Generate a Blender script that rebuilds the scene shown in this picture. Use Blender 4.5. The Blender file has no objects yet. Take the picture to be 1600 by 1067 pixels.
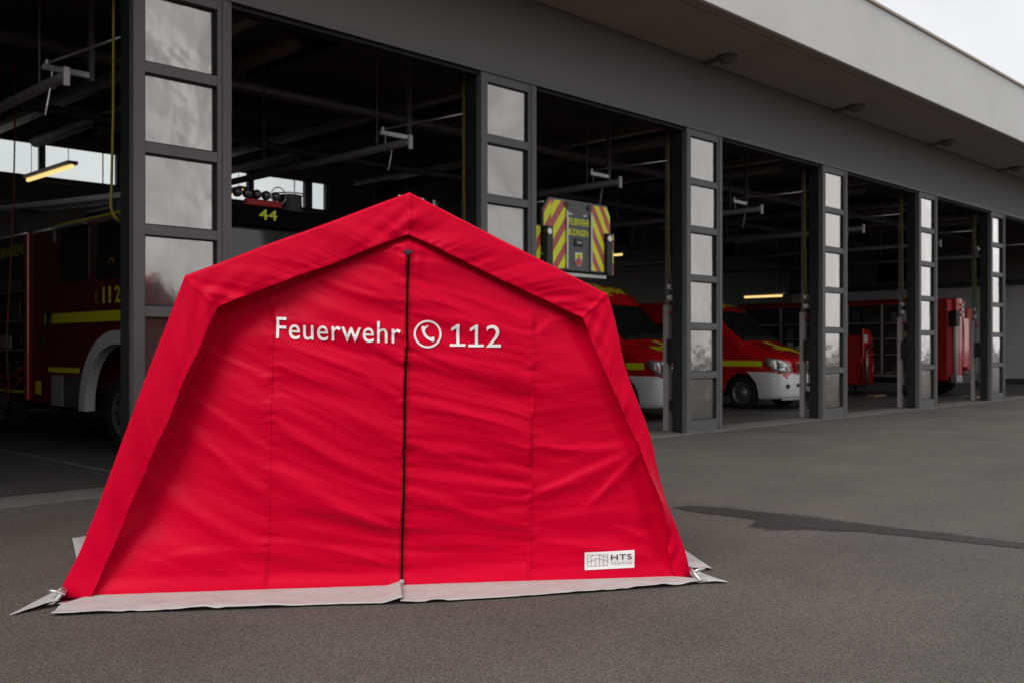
import bpy, bmesh, math, random
import numpy as np
from mathutils import Vector, Matrix

random.seed(7)
scn = bpy.context.scene
COL = scn.collection
R = math.radians

# ------------------------------------------------------------------ camera
FPX = 1555.6                                     # focal length in pixels of a 1600 px wide frame (35 mm)
cam_d = bpy.data.cameras.new('camera')
cam = bpy.data.objects.new('camera', cam_d)
COL.objects.link(cam)
scn.camera = cam
cam.location = (-5.185, -9.037, 1.35)
cam.rotation_euler = (R(90), 0, math.atan2(.700, .714) - R(90))
cam_d.sensor_width = 36
cam_d.lens = 35.0
cam_d.shift_y = 10.5 / 1600
cam_d.clip_start = .05
cam_d.clip_end = 2000
cam_d.dof.use_dof = True
cam_d.dof.focus_distance = 5.7
cam_d.dof.aperture_fstop = 3.2

# ------------------------------------------------------------------ world + sun
SUN_DIR = Vector((-1.12, -.26, 1.22)).normalized()   # towards the sun
world = bpy.data.worlds.new('World')
scn.world = world
world.use_nodes = True
nt = world.node_tree
nt.nodes.clear()
wo = nt.nodes.new('ShaderNodeOutputWorld')
bg = nt.nodes.new('ShaderNodeBackground')
sky = nt.nodes.new('ShaderNodeTexSky')
sky.sky_type = 'NISHITA'
sky.sun_disc = False
sky.sun_elevation = math.asin(SUN_DIR.z)
sky.sun_rotation = math.atan2(SUN_DIR.x, SUN_DIR.y)
tc = nt.nodes.new('ShaderNodeTexCoord')
cn = nt.nodes.new('ShaderNodeTexNoise')
cn.inputs['Scale'].default_value = 2.6
cn.inputs['Detail'].default_value = 6
cn.inputs['Roughness'].default_value = .55
cr = nt.nodes.new('ShaderNodeValToRGB')
cr.color_ramp.elements[0].position = .32
cr.color_ramp.elements[0].color = (.78, .785, .80, 1)
cr.color_ramp.elements[1].position = .62
cr.color_ramp.elements[1].color = (.96, .96, .965, 1)
ml = nt.nodes.new('ShaderNodeVectorMath'); ml.operation = 'SCALE'
ml.inputs['Scale'].default_value = 8.4
mx = nt.nodes.new('ShaderNodeMix'); mx.data_type = 'RGBA'
mx.inputs[0].default_value = .93                 # closed cloud deck, hardly any blue
nt.links.new(tc.outputs['Generated'], cn.inputs['Vector'])
nt.links.new(cn.outputs['Fac'], cr.inputs['Fac'])
nt.links.new(cr.outputs['Color'], ml.inputs[0])
nt.links.new(sky.outputs['Color'], mx.inputs[6])
nt.links.new(ml.outputs['Vector'], mx.inputs[7])
nt.links.new(mx.outputs[2], bg.inputs['Color'])
bg.inputs['Strength'].default_value = .1
nt.links.new(bg.outputs['Background'], wo.inputs['Surface'])

sd = bpy.data.lights.new('sun', 'SUN')
sd.energy = 1.5
sd.angle = R(35)
sd.color = (1, .965, .92)
so = bpy.data.objects.new('sun', sd)
COL.objects.link(so)
so.rotation_euler = (-SUN_DIR).to_track_quat('-Z', 'Y').to_euler()
so.location = (-6, -20, 14)

vs = scn.view_settings
vs.view_transform = 'Standard'
vs.look = 'None'
vs.exposure = .3
vs.gamma = 1
vs.use_curve_mapping = False
scn.cycles.use_denoising = True
scn.cycles.max_bounces = 8
scn.cycles.diffuse_bounces = 4
scn.cycles.transparent_max_bounces = 12
scn.cycles.caustics_reflective = False
scn.cycles.caustics_refractive = False

# ------------------------------------------------------------------ materials
MATS = {}
def mat(name, col, rough=.6, metal=0., spec=.5, var=0., vscale=3., bump=0., bscale=60., coat=0., emit=None, estr=0., fine=0., fscale=400.):
    m = bpy.data.materials.new(name)
    m.use_nodes = True
    t = m.node_tree
    b = t.nodes['Principled BSDF']
    b.inputs['Base Color'].default_value = (*col, 1)
    b.inputs['Roughness'].default_value = rough
    b.inputs['Metallic'].default_value = metal
    b.inputs['Specular IOR Level'].default_value = spec
    b.inputs['Coat Weight'].default_value = coat
    b.inputs['Coat Roughness'].default_value = .06
    co = t.nodes.new('ShaderNodeTexCoord')
    src = None
    if var:
        n = t.nodes.new('ShaderNodeTexNoise')
        n.inputs['Scale'].default_value = vscale
        n.inputs['Detail'].default_value = 6
        n.inputs['Roughness'].default_value = .62
        t.links.new(co.outputs['Object'], n.inputs['Vector'])
        r = t.nodes.new('ShaderNodeValToRGB')
        r.color_ramp.elements[0].position = .3
        r.color_ramp.elements[1].position = .7
        r.color_ramp.elements[0].color = (*[max(0, c * (1 - var)) for c in col], 1)
        r.color_ramp.elements[1].color = (*[min(1, c * (1 + var)) for c in col], 1)
        t.links.new(n.outputs['Fac'], r.inputs['Fac'])
        src = r.outputs['Color']
        mr = t.nodes.new('ShaderNodeMapRange')
        mr.inputs[3].default_value = max(.03, rough - .1)
        mr.inputs[4].default_value = min(1, rough + .1)
        t.links.new(n.outputs['Fac'], mr.inputs[0])
        t.links.new(mr.outputs[0], b.inputs['Roughness'])
    if fine:
        n2 = t.nodes.new('ShaderNodeTexNoise')
        n2.inputs['Scale'].default_value = fscale
        n2.inputs['Detail'].default_value = 3
        t.links.new(co.outputs['Object'], n2.inputs['Vector'])
        r2 = t.nodes.new('ShaderNodeMapRange')
        r2.inputs[1].default_value = .3
        r2.inputs[2].default_value = .7
        r2.inputs[3].default_value = 1 - fine
        r2.inputs[4].default_value = 1 + fine
        t.links.new(n2.outputs['Fac'], r2.inputs[0])
        vm = t.nodes.new('ShaderNodeVectorMath'); vm.operation = 'SCALE'
        if src: t.links.new(src, vm.inputs[0])
        else: vm.inputs[0].default_value = col
        t.links.new(r2.outputs[0], vm.inputs['Scale'])
        src = vm.outputs['Vector']
    if src: t.links.new(src, b.inputs['Base Color'])
    if bump:
        n3 = t.nodes.new('ShaderNodeTexNoise')
        n3.inputs['Scale'].default_value = bscale
        n3.inputs['Detail'].default_value = 4
        t.links.new(co.outputs['Object'], n3.inputs['Vector'])
        bp = t.nodes.new('ShaderNodeBump')
        bp.inputs['Strength'].default_value = bump
        bp.inputs['Distance'].default_value = .01
        t.links.new(n3.outputs['Fac'], bp.inputs['Height'])
        t.links.new(bp.outputs['Normal'], b.inputs['Normal'])
    if emit:
        b.inputs['Emission Color'].default_value = (*emit, 1)
        b.inputs['Emission Strength'].default_value = estr
    MATS[name] = m
    return m

mat('asphalt', (.097, .0885, .080), .9, spec=.25, var=.17, vscale=.5, bump=.35, bscale=150, fine=.5, fscale=120)
mat('asphalt_wet', (.032, .030, .029), .6, spec=.35, var=.12, vscale=2, bump=.3, bscale=150, fine=.4, fscale=120)
mat('concrete', (.135, .125, .115), .85, var=.18, vscale=2.5, bump=.25, bscale=90, fine=.15, fscale=200)
mat('kerb_concrete', (.15, .135, .125), .85, var=.25, vscale=3, bump=.25, bscale=90, fine=.15, fscale=200)
mat('hall_floor', (.085, .081, .078), .5, var=.15, vscale=1.2, bump=.05, bscale=40)
mat('floor_line', (.16, .15, .14), .6, var=.3, vscale=6)
mat('drain_dark', (.012, .012, .012), .7)
mat('frame_metal', (.105, .103, .105), .5, var=.10, vscale=2.5, spec=.4, bump=.03, bscale=300)
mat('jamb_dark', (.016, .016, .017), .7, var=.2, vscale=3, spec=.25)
mat('lintel_paint', (.145, .141, .140), .75, var=.05, vscale=1.2, bump=.10, bscale=220, fine=.06, fscale=260)
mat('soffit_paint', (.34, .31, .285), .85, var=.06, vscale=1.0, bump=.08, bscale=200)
mat('fascia_render', (.70, .695, .685), .9, var=.05, vscale=.9, bump=.35, bscale=240, fine=.05, fscale=180)
mat('coping_metal', (.42, .34, .28), .45, metal=.3, var=.1, vscale=2)
mat('roof_felt', (.08, .08, .08), .9)
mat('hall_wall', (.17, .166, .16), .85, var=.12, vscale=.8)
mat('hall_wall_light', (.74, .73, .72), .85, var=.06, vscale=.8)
mat('hall_ceiling', (.12, .116, .112), .9, var=.15, vscale=1)
mat('steel_beam', (.075, .075, .077), .7, var=.2, vscale=2)
mat('pipe_grey', (.13, .13, .13), .6, metal=.2, var=.15, vscale=2)
mat('galvanised', (.55, .55, .54), .35, metal=.85, var=.12, vscale=6)
mat('white_plastic', (.62, .62, .61), .5)
mat('post_grey', (.30, .285, .265), .55, var=.1, vscale=4)
mat('column_white', (.60, .585, .565), .8, var=.06, vscale=2)
mat('column_grey', (.30, .295, .295), .8, var=.12, vscale=2)
mat('cable_yellow', (.22, .20, .012), .5)
mat('cord_orange', (.30, .07, .02), .6)
mat('black_plastic', (.014, .014, .014), .5)
mat('black_gloss', (.004, .004, .004), .3, spec=.3)
mat('board_black', (.004, .004, .004), .8, spec=.05)
mat('rubber', (.016, .016, .017), .85, var=.2, vscale=12)
mat('rim_grey', (.22, .22, .23), .4, metal=.6, var=.1, vscale=10)
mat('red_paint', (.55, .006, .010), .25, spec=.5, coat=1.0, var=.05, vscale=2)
mat('red_paint_shaded', (.13, .003, .004), .35, spec=.4, coat=.3, var=.06, vscale=2)  # fire engine red, darkened so the colour carries the hall's shade
mat('red_dull', (.40, .01, .014), .5, var=.12, vscale=4)
mat('white_paint', (.80, .80, .79), .35, coat=.3, var=.03, vscale=3)
mat('grey_paint', (.36, .355, .35), .45, var=.08, vscale=3)
mat('yellow_reflective', (.80, .86, .012), .45, var=.04, vscale=20)
mat('chevron_yellow', (.78, .82, .003), .45, var=.04, vscale=12)
mat('chevron_red', (.50, .10, .08), .45, var=.05, vscale=12)
mat('cage_grey', (.085, .088, .093), .5, var=.08, vscale=6)
mat('lens_clear', (.55, .55, .56), .12, metal=.55)
mat('lens_blue', (.01, .03, .30), .15, coat=.6)
mat('lens_red', (.35, .004, .004), .35, spec=.3)
mat('glass_dark', (.012, .013, .014), .06, spec=.6)
mat('glass_screen', (.05, .052, .055), .08, spec=.7)
mat('aluminium', (.48, .48, .47), .4, metal=.8, var=.1, vscale=8)
mat('equipment_dark', (.035, .035, .036), .6, var=.4, vscale=8)
mat('wood', (.33, .22, .13), .8, var=.2, vscale=9)
mat('hose_white', (.55, .53, .48), .8, var=.1, vscale=12)
mat('helmet_tan', (.30, .18, .06), .6)
mat('tube_lit', (.9, .7, .35), .4, emit=(1.0, .70, .26), estr=.9)
mat('tent_white', (.88, .865, .855), .55)
mat('tent_ink', (.018, .02, .024), .6)
mat('tent_ink_light', (.33, .34, .35), .6)
mat('skirt_grey', (.47, .455, .45), .6, var=.05, vscale=6, bump=.15, bscale=25, spec=.35)
mat('zip_dark', (.010, .006, .005), .9, spec=.1)
mat('zip_tape', (.50, .001, .012), .7, spec=.1)
mat('bracket_steel', (.62, .61, .60), .3, metal=.9, var=.15, vscale=30)

def wear_asphalt(name):
    t = MATS[name].node_tree; b = t.nodes['Principled BSDF']
    src = b.inputs['Base Color'].links[0].from_socket
    co = t.nodes.new('ShaderNodeTexCoord'); mp = t.nodes.new('ShaderNodeMapping')
    mp.inputs['Scale'].default_value = (.22, 1.3, 1); mp.inputs['Rotation'].default_value = (0, 0, R(8))
    n = t.nodes.new('ShaderNodeTexNoise'); n.inputs['Scale'].default_value = 1.1; n.inputs['Detail'].default_value = 5; n.inputs['Distortion'].default_value = .6
    r = t.nodes.new('ShaderNodeMapRange'); r.inputs[1].default_value = .32; r.inputs[2].default_value = .68; r.inputs[3].default_value = .93; r.inputs[4].default_value = 1.07
    v = t.nodes.new('ShaderNodeVectorMath'); v.operation = 'SCALE'
    t.links.new(co.outputs['Object'], mp.inputs['Vector']); t.links.new(mp.outputs['Vector'], n.inputs['Vector']); t.links.new(n.outputs['Fac'], r.inputs[0])
    # scattered pale stones
    vo = t.nodes.new('ShaderNodeTexVoronoi'); vo.inputs['Scale'].default_value = 38
    t.links.new(co.outputs['Object'], vo.inputs['Vector'])
    r2 = t.nodes.new('ShaderNodeMapRange'); r2.inputs[1].default_value = .05; r2.inputs[2].default_value = .16; r2.inputs[3].default_value = 1.55; r2.inputs[4].default_value = 1.0
    t.links.new(vo.outputs['Distance'], r2.inputs[0])
    m0 = t.nodes.new('ShaderNodeMath'); m0.operation = 'MULTIPLY'
    t.links.new(r.outputs[0], m0.inputs[0]); t.links.new(r2.outputs[0], m0.inputs[1])
    # aggregate: every stone its own tone
    v3 = t.nodes.new('ShaderNodeTexVoronoi'); v3.inputs['Scale'].default_value = 105
    t.links.new(co.outputs['Object'], v3.inputs['Vector'])
    sp = t.nodes.new('ShaderNodeSeparateColor'); t.links.new(v3.outputs['Color'], sp.inputs[0])
    r3 = t.nodes.new('ShaderNodeMapRange'); r3.inputs[3].default_value = .70; r3.inputs[4].default_value = 1.30
    t.links.new(sp.outputs[0], r3.inputs[0])
    m = t.nodes.new('ShaderNodeMath'); m.operation = 'MULTIPLY'
    t.links.new(m0.outputs[0], m.inputs[0]); t.links.new(r3.outputs[0], m.inputs[1])
    t.links.new(src, v.inputs[0]); t.links.new(m.outputs[0], v.inputs['Scale']); t.links.new(v.outputs['Vector'], b.inputs['Base Color'])
wear_asphalt('asphalt')
def soft_edge(name):
    t = MATS[name].node_tree; b = t.nodes['Principled BSDF']; out = [n for n in t.nodes if n.type == 'OUTPUT_MATERIAL'][0]
    at = t.nodes.new('ShaderNodeAttribute'); at.attribute_name = 'wet'
    tr = t.nodes.new('ShaderNodeBsdfTransparent'); mx_ = t.nodes.new('ShaderNodeMixShader')
    n = t.nodes.new('ShaderNodeTexNoise'); n.inputs['Scale'].default_value = 22; n.inputs['Detail'].default_value = 5
    co = t.nodes.new('ShaderNodeTexCoord'); t.links.new(co.outputs['Object'], n.inputs['Vector'])
    ad = t.nodes.new('ShaderNodeMath'); ad.operation = 'ADD'; t.links.new(at.outputs['Fac'], ad.inputs[0]); t.links.new(n.outputs['Fac'], ad.inputs[1])
    r = t.nodes.new('ShaderNodeMapRange'); r.inputs[1].default_value = .62; r.inputs[2].default_value = 1.25; r.inputs[3].default_value = 0; r.inputs[4].default_value = .95
    t.links.new(ad.outputs[0], r.inputs[0]); t.links.new(r.outputs[0], mx_.inputs[0]); t.links.new(tr.outputs[0], mx_.inputs[1]); t.links.new(b.outputs[0], mx_.inputs[2])
    t.links.new(mx_.outputs[0], out.inputs['Surface'])
soft_edge('asphalt_wet')

def tent_fabric():
    m = mat('tent_red', (.64, .0002, .026), .40, spec=.06)
    t = m.node_tree
    b = t.nodes['Principled BSDF']
    b.inputs['Sheen Weight'].default_value = .0
    b.inputs['Sheen Roughness'].default_value = .4
    b.inputs['Sheen Tint'].default_value = (1, .35, .4, 1)
    co = t.nodes.new('ShaderNodeTexCoord')
    n = t.nodes.new('ShaderNodeTexNoise'); n.inputs['Scale'].default_value = 1.7; n.inputs['Detail'].default_value = 4
    r = t.nodes.new('ShaderNodeValToRGB')
    r.color_ramp.elements[0].position = .3; r.color_ramp.elements[0].color = (.60, .0001, .024, 1)
    r.color_ramp.elements[1].position = .7; r.color_ramp.elements[1].color = (.67, .0003, .029, 1)
    t.links.new(co.outputs['Object'], n.inputs['Vector']); t.links.new(n.outputs['Fac'], r.inputs['Fac'])
    t.links.new(r.outputs['Color'], b.inputs['Base Color'])
    # crumple relief and weave
    n1 = t.nodes.new('ShaderNodeTexNoise'); n1.inputs['Scale'].default_value = 14; n1.inputs['Detail'].default_value = 5; n1.inputs['Roughness'].default_value = .55
    n2 = t.nodes.new('ShaderNodeTexNoise'); n2.inputs['Scale'].default_value = 900; n2.inputs['Detail'].default_value = 1
    for k in (n1, n2): t.links.new(co.outputs['Object'], k.inputs['Vector'])
    b1 = t.nodes.new('ShaderNodeBump'); b1.inputs['Strength'].default_value = .05; b1.inputs['Distance'].default_value = .02
    b2 = t.nodes.new('ShaderNodeBump'); b2.inputs['Strength'].default_value = .12; b2.inputs['Distance'].default_value = .002
    t.links.new(n1.outputs['Fac'], b1.inputs['Height']); t.links.new(n2.outputs['Fac'], b2.inputs['Height'])
    t.links.new(b1.outputs['Normal'], b2.inputs['Normal']); t.links.new(b2.outputs['Normal'], b.inputs['Normal'])
tent_fabric()

def pane_glass():
    m = bpy.data.materials.new('pane_glass'); m.use_nodes = True
    t = m.node_tree; t.nodes.clear()
    o = t.nodes.new('ShaderNodeOutputMaterial')
    tr = t.nodes.new('ShaderNodeBsdfTransparent'); tr.inputs[0].default_value = (.80, .81, .82, 1)
    gl = t.nodes.new('ShaderNodeBsdfGlossy'); gl.inputs['Roughness'].default_value = .10
    gl.inputs['Color'].default_value = (1, .955, .92, 1)
    df = t.nodes.new('ShaderNodeBsdfDiffuse'); df.inputs[0].default_value = (.42, .41, .40, 1)   # dust film
    co = t.nodes.new('ShaderNodeTexCoord')
    n = t.nodes.new('ShaderNodeTexNoise'); n.inputs['Scale'].default_value = 2.6; n.inputs['Detail'].default_value = 2.5
    t.links.new(co.outputs['Object'], n.inputs['Vector'])
    bp = t.nodes.new('ShaderNodeBump'); bp.inputs['Strength'].default_value = .4; bp.inputs['Distance'].default_value = .016
    t.links.new(n.outputs['Fac'], bp.inputs['Height']); t.links.new(bp.outputs['Normal'], gl.inputs['Normal'])
    fr = t.nodes.new('ShaderNodeFresnel'); fr.inputs['IOR'].default_value = 1.9
    ad = t.nodes.new('ShaderNodeMath'); ad.operation = 'MULTIPLY_ADD'; ad.inputs[1].default_value = 4.3; ad.inputs[2].default_value = -.20
    ad.use_clamp = True
    t.links.new(fr.outputs[0], ad.inputs[0])
    n2 = t.nodes.new('ShaderNodeTexNoise'); n2.inputs['Scale'].default_value = 3.3; n2.inputs['Detail'].default_value = 5
    t.links.new(co.outputs['Object'], n2.inputs['Vector'])
    mr = t.nodes.new('ShaderNodeMapRange'); mr.inputs[1].default_value = .35; mr.inputs[2].default_value = .7
    mr.inputs[3].default_value = .04; mr.inputs[4].default_value = .12
    t.links.new(n2.outputs['Fac'], mr.inputs[0])
    m1 = t.nodes.new('ShaderNodeMixShader'); m2 = t.nodes.new('ShaderNodeMixShader')
    t.links.new(mr.outputs[0], m1.inputs[0]); t.links.new(tr.outputs[0], m1.inputs[1]); t.links.new(df.outputs[0], m1.inputs[2])
    gm = t.nodes.new('ShaderNodeNewGeometry')
    n4 = t.nodes.new('ShaderNodeTexNoise'); n4.inputs['Scale'].default_value = .8; n4.inputs['Detail'].default_value = 3; n4.inputs['Distortion'].default_value = 1.2
    t.links.new(gm.outputs['Position'], n4.inputs['Vector'])
    t.links.new(gm.outputs['Position'], n.inputs['Vector']); t.links.new(gm.outputs['Position'], n2.inputs['Vector'])
    mr4 = t.nodes.new('ShaderNodeMapRange'); mr4.inputs[1].default_value = .36; mr4.inputs[2].default_value = .64
    mr4.inputs[3].default_value = .80; mr4.inputs[4].default_value = 1.10
    t.links.new(n4.outputs['Fac'], mr4.inputs[0])
    mu = t.nodes.new('ShaderNodeMath'); mu.operation = 'MULTIPLY'; mu.use_clamp = True
    t.links.new(ad.outputs[0], mu.inputs[0]); t.links.new(mr4.outputs[0], mu.inputs[1])
    t.links.new(mu.outputs[0], m2.inputs[0]); t.links.new(m1.outputs[0], m2.inputs[1]); t.links.new(gl.outputs[0], m2.inputs[2])
    t.links.new(m2.outputs[0], o.inputs['Surface'])
    MATS['pane_glass'] = m
    m = bpy.data.materials.new('window_glass'); m.use_nodes = True
    t = m.node_tree; t.nodes.clear()
    o = t.nodes.new('ShaderNodeOutputMaterial')
    tr = t.nodes.new('ShaderNodeBsdfTransparent'); tr.inputs[0].default_value = (.90, .92, .91, 1)
    gl = t.nodes.new('ShaderNodeBsdfGlossy'); gl.inputs['Roughness'].default_value = .02
    fr = t.nodes.new('ShaderNodeFresnel'); mm = t.nodes.new('ShaderNodeMixShader')
    t.links.new(fr.outputs[0], mm.inputs[0]); t.links.new(tr.outputs[0], mm.inputs[1]); t.links.new(gl.outputs[0], mm.inputs[2])
    t.links.new(mm.outputs[0], o.inputs['Surface'])
    MATS['window_glass'] = m
pane_glass()

# ------------------------------------------------------------------ mesh helpers
class MB:
    def __init__(s): s.v = []; s.f = []
    def add(s, vs, fs):
        k = len(s.v); s.v += [tuple(p) for p in vs]; s.f += [tuple(i + k for i in q) for q in fs]; return s
    def box(s, x0, x1, y0, y1, z0, z1, M=None):
        p = [(x0,y0,z0),(x1,y0,z0),(x1,y1,z0),(x0,y1,z0),(x0,y0,z1),(x1,y0,z1),(x1,y1,z1),(x0,y1,z1)]
        if M is not None: p = [M @ Vector(q) for q in p]
        return s.add(p, [(0,3,2,1),(4,5,6,7),(0,1,5,4),(1,2,6,5),(2,3,7,6),(3,0,4,7)])
    def bar(s, a, b, w, h, up=(0,0,1)):
        a, b = Vector(a), Vector(b); d = b - a; L = d.length; d.normalize()
        u = Vector(up)
        if abs(d.dot(u)) > .98: u = Vector((1,0,0))
        sx = d.cross(u).normalized(); uz = sx.cross(d)
        M = Matrix((sx, d, uz)).transposed().to_4x4(); M.translation = a
        return s.box(-w/2, w/2, 0, L, -h/2, h/2, M)
    def cyl(s, a, b, r0, r1=None, n=16, cap=True):
        r1 = r0 if r1 is None else r1
        a, b = Vector(a), Vector(b); d = (b - a).normalized()
        u = d.orthogonal().normalized(); w = d.cross(u)
        vs = []
        for p, r in ((a, r0), (b, r1)):
            for i in range(n):
                t = 2*math.pi*i/n; vs.append(p + (u*math.cos(t) + w*math.sin(t))*r)
        fs = [(i, (i+1) % n, n + (i+1) % n, n + i) for i in range(n)]
        if cap: fs += [tuple(range(n-1, -1, -1)), tuple(range(n, 2*n))]
        return s.add(vs, fs)
    def tube(s, path, r, n=8):
        P = [Vector(p) for p in path]; vs = []; fs = []
        t0 = (P[1]-P[0]).normalized(); u = t0.orthogonal().normalized()
        for i, p in enumerate(P):
            t = (P[min(i+1, len(P)-1)] - P[max(i-1, 0)]).normalized()
            u = (u - t*u.dot(t)).normalized(); w = t.cross(u)
            for k in range(n):
                a = 2*math.pi*k/n; vs.append(p + (u*math.cos(a) + w*math.sin(a))*r)
        for i in range(len(P)-1):
            for k in range(n): fs.append((i*n+k, i*n+(k+1) % n, (i+1)*n+(k+1) % n, (i+1)*n+k))
        fs += [tuple(range(n-1, -1, -1)), tuple(range((len(P)-1)*n, len(P)*n))]
        return s.add(vs, fs)
    def lathe(s, prof, o, ax, n=28):
        """prof: (radius, height along ax)"""
        o = Vector(o); d = Vector(ax).normalized(); u = d.orthogonal().normalized(); w = d.cross(u); vs = []; fs = []
        for r, h in prof:
            for k in range(n):
                a = 2*math.pi*k/n; vs.append(o + d*h + (u*math.cos(a) + w*math.sin(a))*r)
        for i in range(len(prof)-1):
            for k in range(n): fs.append((i*n+k, i*n+(k+1) % n, (i+1)*n+(k+1) % n, (i+1)*n+k))
        return s.add(vs, fs)
    def prism(s, pts, fn, a, b):
        """pts 2-D outline; fn(p, q, t) -> 3-D"""
        n = len(pts)
        vs = [fn(p, q, a) for p, q in pts] + [fn(p, q, b) for p, q in pts]
        fs = [tuple(range(n-1, -1, -1)), tuple(range(n, 2*n))] + [(i, (i+1) % n, n+(i+1) % n, n+i) for i in range(n)]
        return s.add(vs, fs)
    def grid(s, P):
        """P: array (rows, cols, 3)"""
        r, c = P.shape[:2]
        fs = [(i*c+j, i*c+j+1, (i+1)*c+j+1, (i+1)*c+j) for i in range(r-1) for j in range(c-1)]
        return s.add(P.reshape(-1, 3).tolist(), fs)
    def mesh(s, name, m):
        me = bpy.data.meshes.new(name); me.from_pydata([tuple(v) for v in s.v], [], s.f); me.validate()
        me.materials.append(MATS[m]); return me
    def build(s, name, m, parent=None, bevel=0., smooth=False, solid=0., fix=True, seg=2):
        me = s.mesh(name, m)
        if fix:
            bm = bmesh.new(); bm.from_mesh(me); bmesh.ops.recalc_face_normals(bm, faces=bm.faces); bm.to_mesh(me); bm.free()
        if smooth: me.polygons.foreach_set('use_smooth', [True]*len(me.polygons))
        return link(name, me, parent, bevel, solid, seg)

def link(name, me, parent=None, bevel=0., solid=0., seg=2):
    o = bpy.data.objects.new(name, me); COL.objects.link(o); o.parent = parent
    if solid:
        k = o.modifiers.new('solid', 'SOLIDIFY'); k.thickness = solid; k.offset = 0
    if bevel:
        k = o.modifiers.new('bevel', 'BEVEL'); k.width = bevel; k.segments = seg; k.limit_method = 'ANGLE'; k.angle_limit = R(40)
    return o

def tag(o, label=None, cat=None, group=None, kind=None):
    if label: o['label'] = label
    if cat: o['category'] = cat
    if group: o['group'] = group
    if kind: o['kind'] = kind
    return o

def thing(name, label, cat, loc=(0,0,0), rz=0., group=None):
    o = bpy.data.objects.new(name, None); COL.objects.link(o)
    o.location = loc; o.rotation_euler = (0, 0, rz); o.empty_display_size = .2
    return tag(o, label, cat, group)

def copy_tree(o, parent=None):
    c = o.copy(); COL.objects.link(c); c.parent = parent
    for ch in list(o.children): copy_tree(ch, c)
    return c

def smooth01(x): x = np.clip(x, 0, 1); return x*x*(3-2*x)
def vnoise(x, y, seed=0.):
    x = np.asarray(x, float) + 100; y = np.asarray(y, float) + 100
    xi, yi = np.floor(x), np.floor(y); fx, fy = x-xi, y-yi
    fx = fx*fx*fx*(fx*(fx*6-15)+10); fy = fy*fy*fy*(fy*(fy*6-15)+10)
    def h(a, b):
        t = np.sin(a*127.1 + b*311.7 + seed*74.7)*43758.5453
        return t - np.floor(t)
    return (h(xi,yi)*(1-fx) + h(xi+1,yi)*fx)*(1-fy) + (h(xi,yi+1)*(1-fx) + h(xi+1,yi+1)*fx)*fy

def text_mesh(txt, cuts_x=0, cuts_z=0, spacing=1.0, bold=0.):
    """flat text as (verts Nx2 normalised to a unit box, faces)"""
    cu = bpy.data.curves.new('t', 'FONT'); cu.body = txt; cu.space_character = spacing; cu.offset = bold; cu.resolution_u = 5
    o = bpy.data.objects.new('t', cu); COL.objects.link(o)
    dg = bpy.context.evaluated_depsgraph_get()
    me = bpy.data.meshes.new_from_object(o.evaluated_get(dg))
    bm = bmesh.new(); bm.from_mesh(me)
    bmesh.ops.remove_doubles(bm, verts=bm.verts, dist=1e-5)
    xs = [v.co.x for v in bm.verts]; ys = [v.co.y for v in bm.verts]
    x0, x1, y0, y1 = min(xs), max(xs), min(ys), max(ys)
    for i in range(1, cuts_x):
        bmesh.ops.bisect_plane(bm, geom=bm.verts[:]+bm.edges[:]+bm.faces[:], plane_co=(x0+(x1-x0)*i/cuts_x, 0, 0), plane_no=(1,0,0))
    for i in range(1, cuts_z):
        bmesh.ops.bisect_plane(bm, geom=bm.verts[:]+bm.edges[:]+bm.faces[:], plane_co=(0, y0+(y1-y0)*i/cuts_z, 0), plane_no=(0,1,0))
    bm.verts.index_update()
    V = np.array([((v.co.x-x0)/(x1-x0), (v.co.y-y0)/(y1-y0)) for v in bm.verts])
    F = [tuple(v.index for v in f.verts) for f in bm.faces]
    bm.free(); COL.objects.unlink(o); bpy.data.objects.remove(o); bpy.data.meshes.remove(me); bpy.data.curves.remove(cu)
    return V, F

def put_text(txt, name, m, parent, fn, bold=0., spacing=1.0, cx=0, cz=0):
    """fn(a, b) maps the unit box to 3-D"""
    V, F = text_mesh(txt, cx, cz, spacing, bold)
    b = MB(); b.add([fn(a, c) for a, c in V], F)
    return b.build(name, m, parent, fix=False)
# ------------------------------------------------------------------ ground
PITCH, PW = 4.5, 1.02          # bay pitch, pillar width
OPEN_Z = 4.86
XL, XR, YB = -11.0, 35.0, 13.0

def slab(name, m, x0, x1, y0, y1, z, kind='structure'):
    b = MB(); b.add([(x0,y0,z),(x1,y0,z),(x1,y1,z),(x0,y1,z)], [(0,1,2,3)])
    return tag(b.build(name, m, fix=False), kind=kind)

slab('ground', 'asphalt', -400, 400, -400, 400, 0)
slab('hall_floor', 'hall_floor', XL, XR, .62, YB, .006)
b = MB(); b.box(XL, XR, -.10, .0, -.1, .014); tag(b.build('kerb', 'kerb_concrete', bevel=.004), kind='structure')
slab('threshold', 'concrete', XL, XR, .012, .55, .010)
slab('drain_channel', 'drain_dark', XL, XR, .55, .62, .004)
for k in range(-2, 8):
    slab('floor_marking', 'floor_line', k*PITCH-.56, k*PITCH-.46, .75, 11.5, .010)
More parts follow.
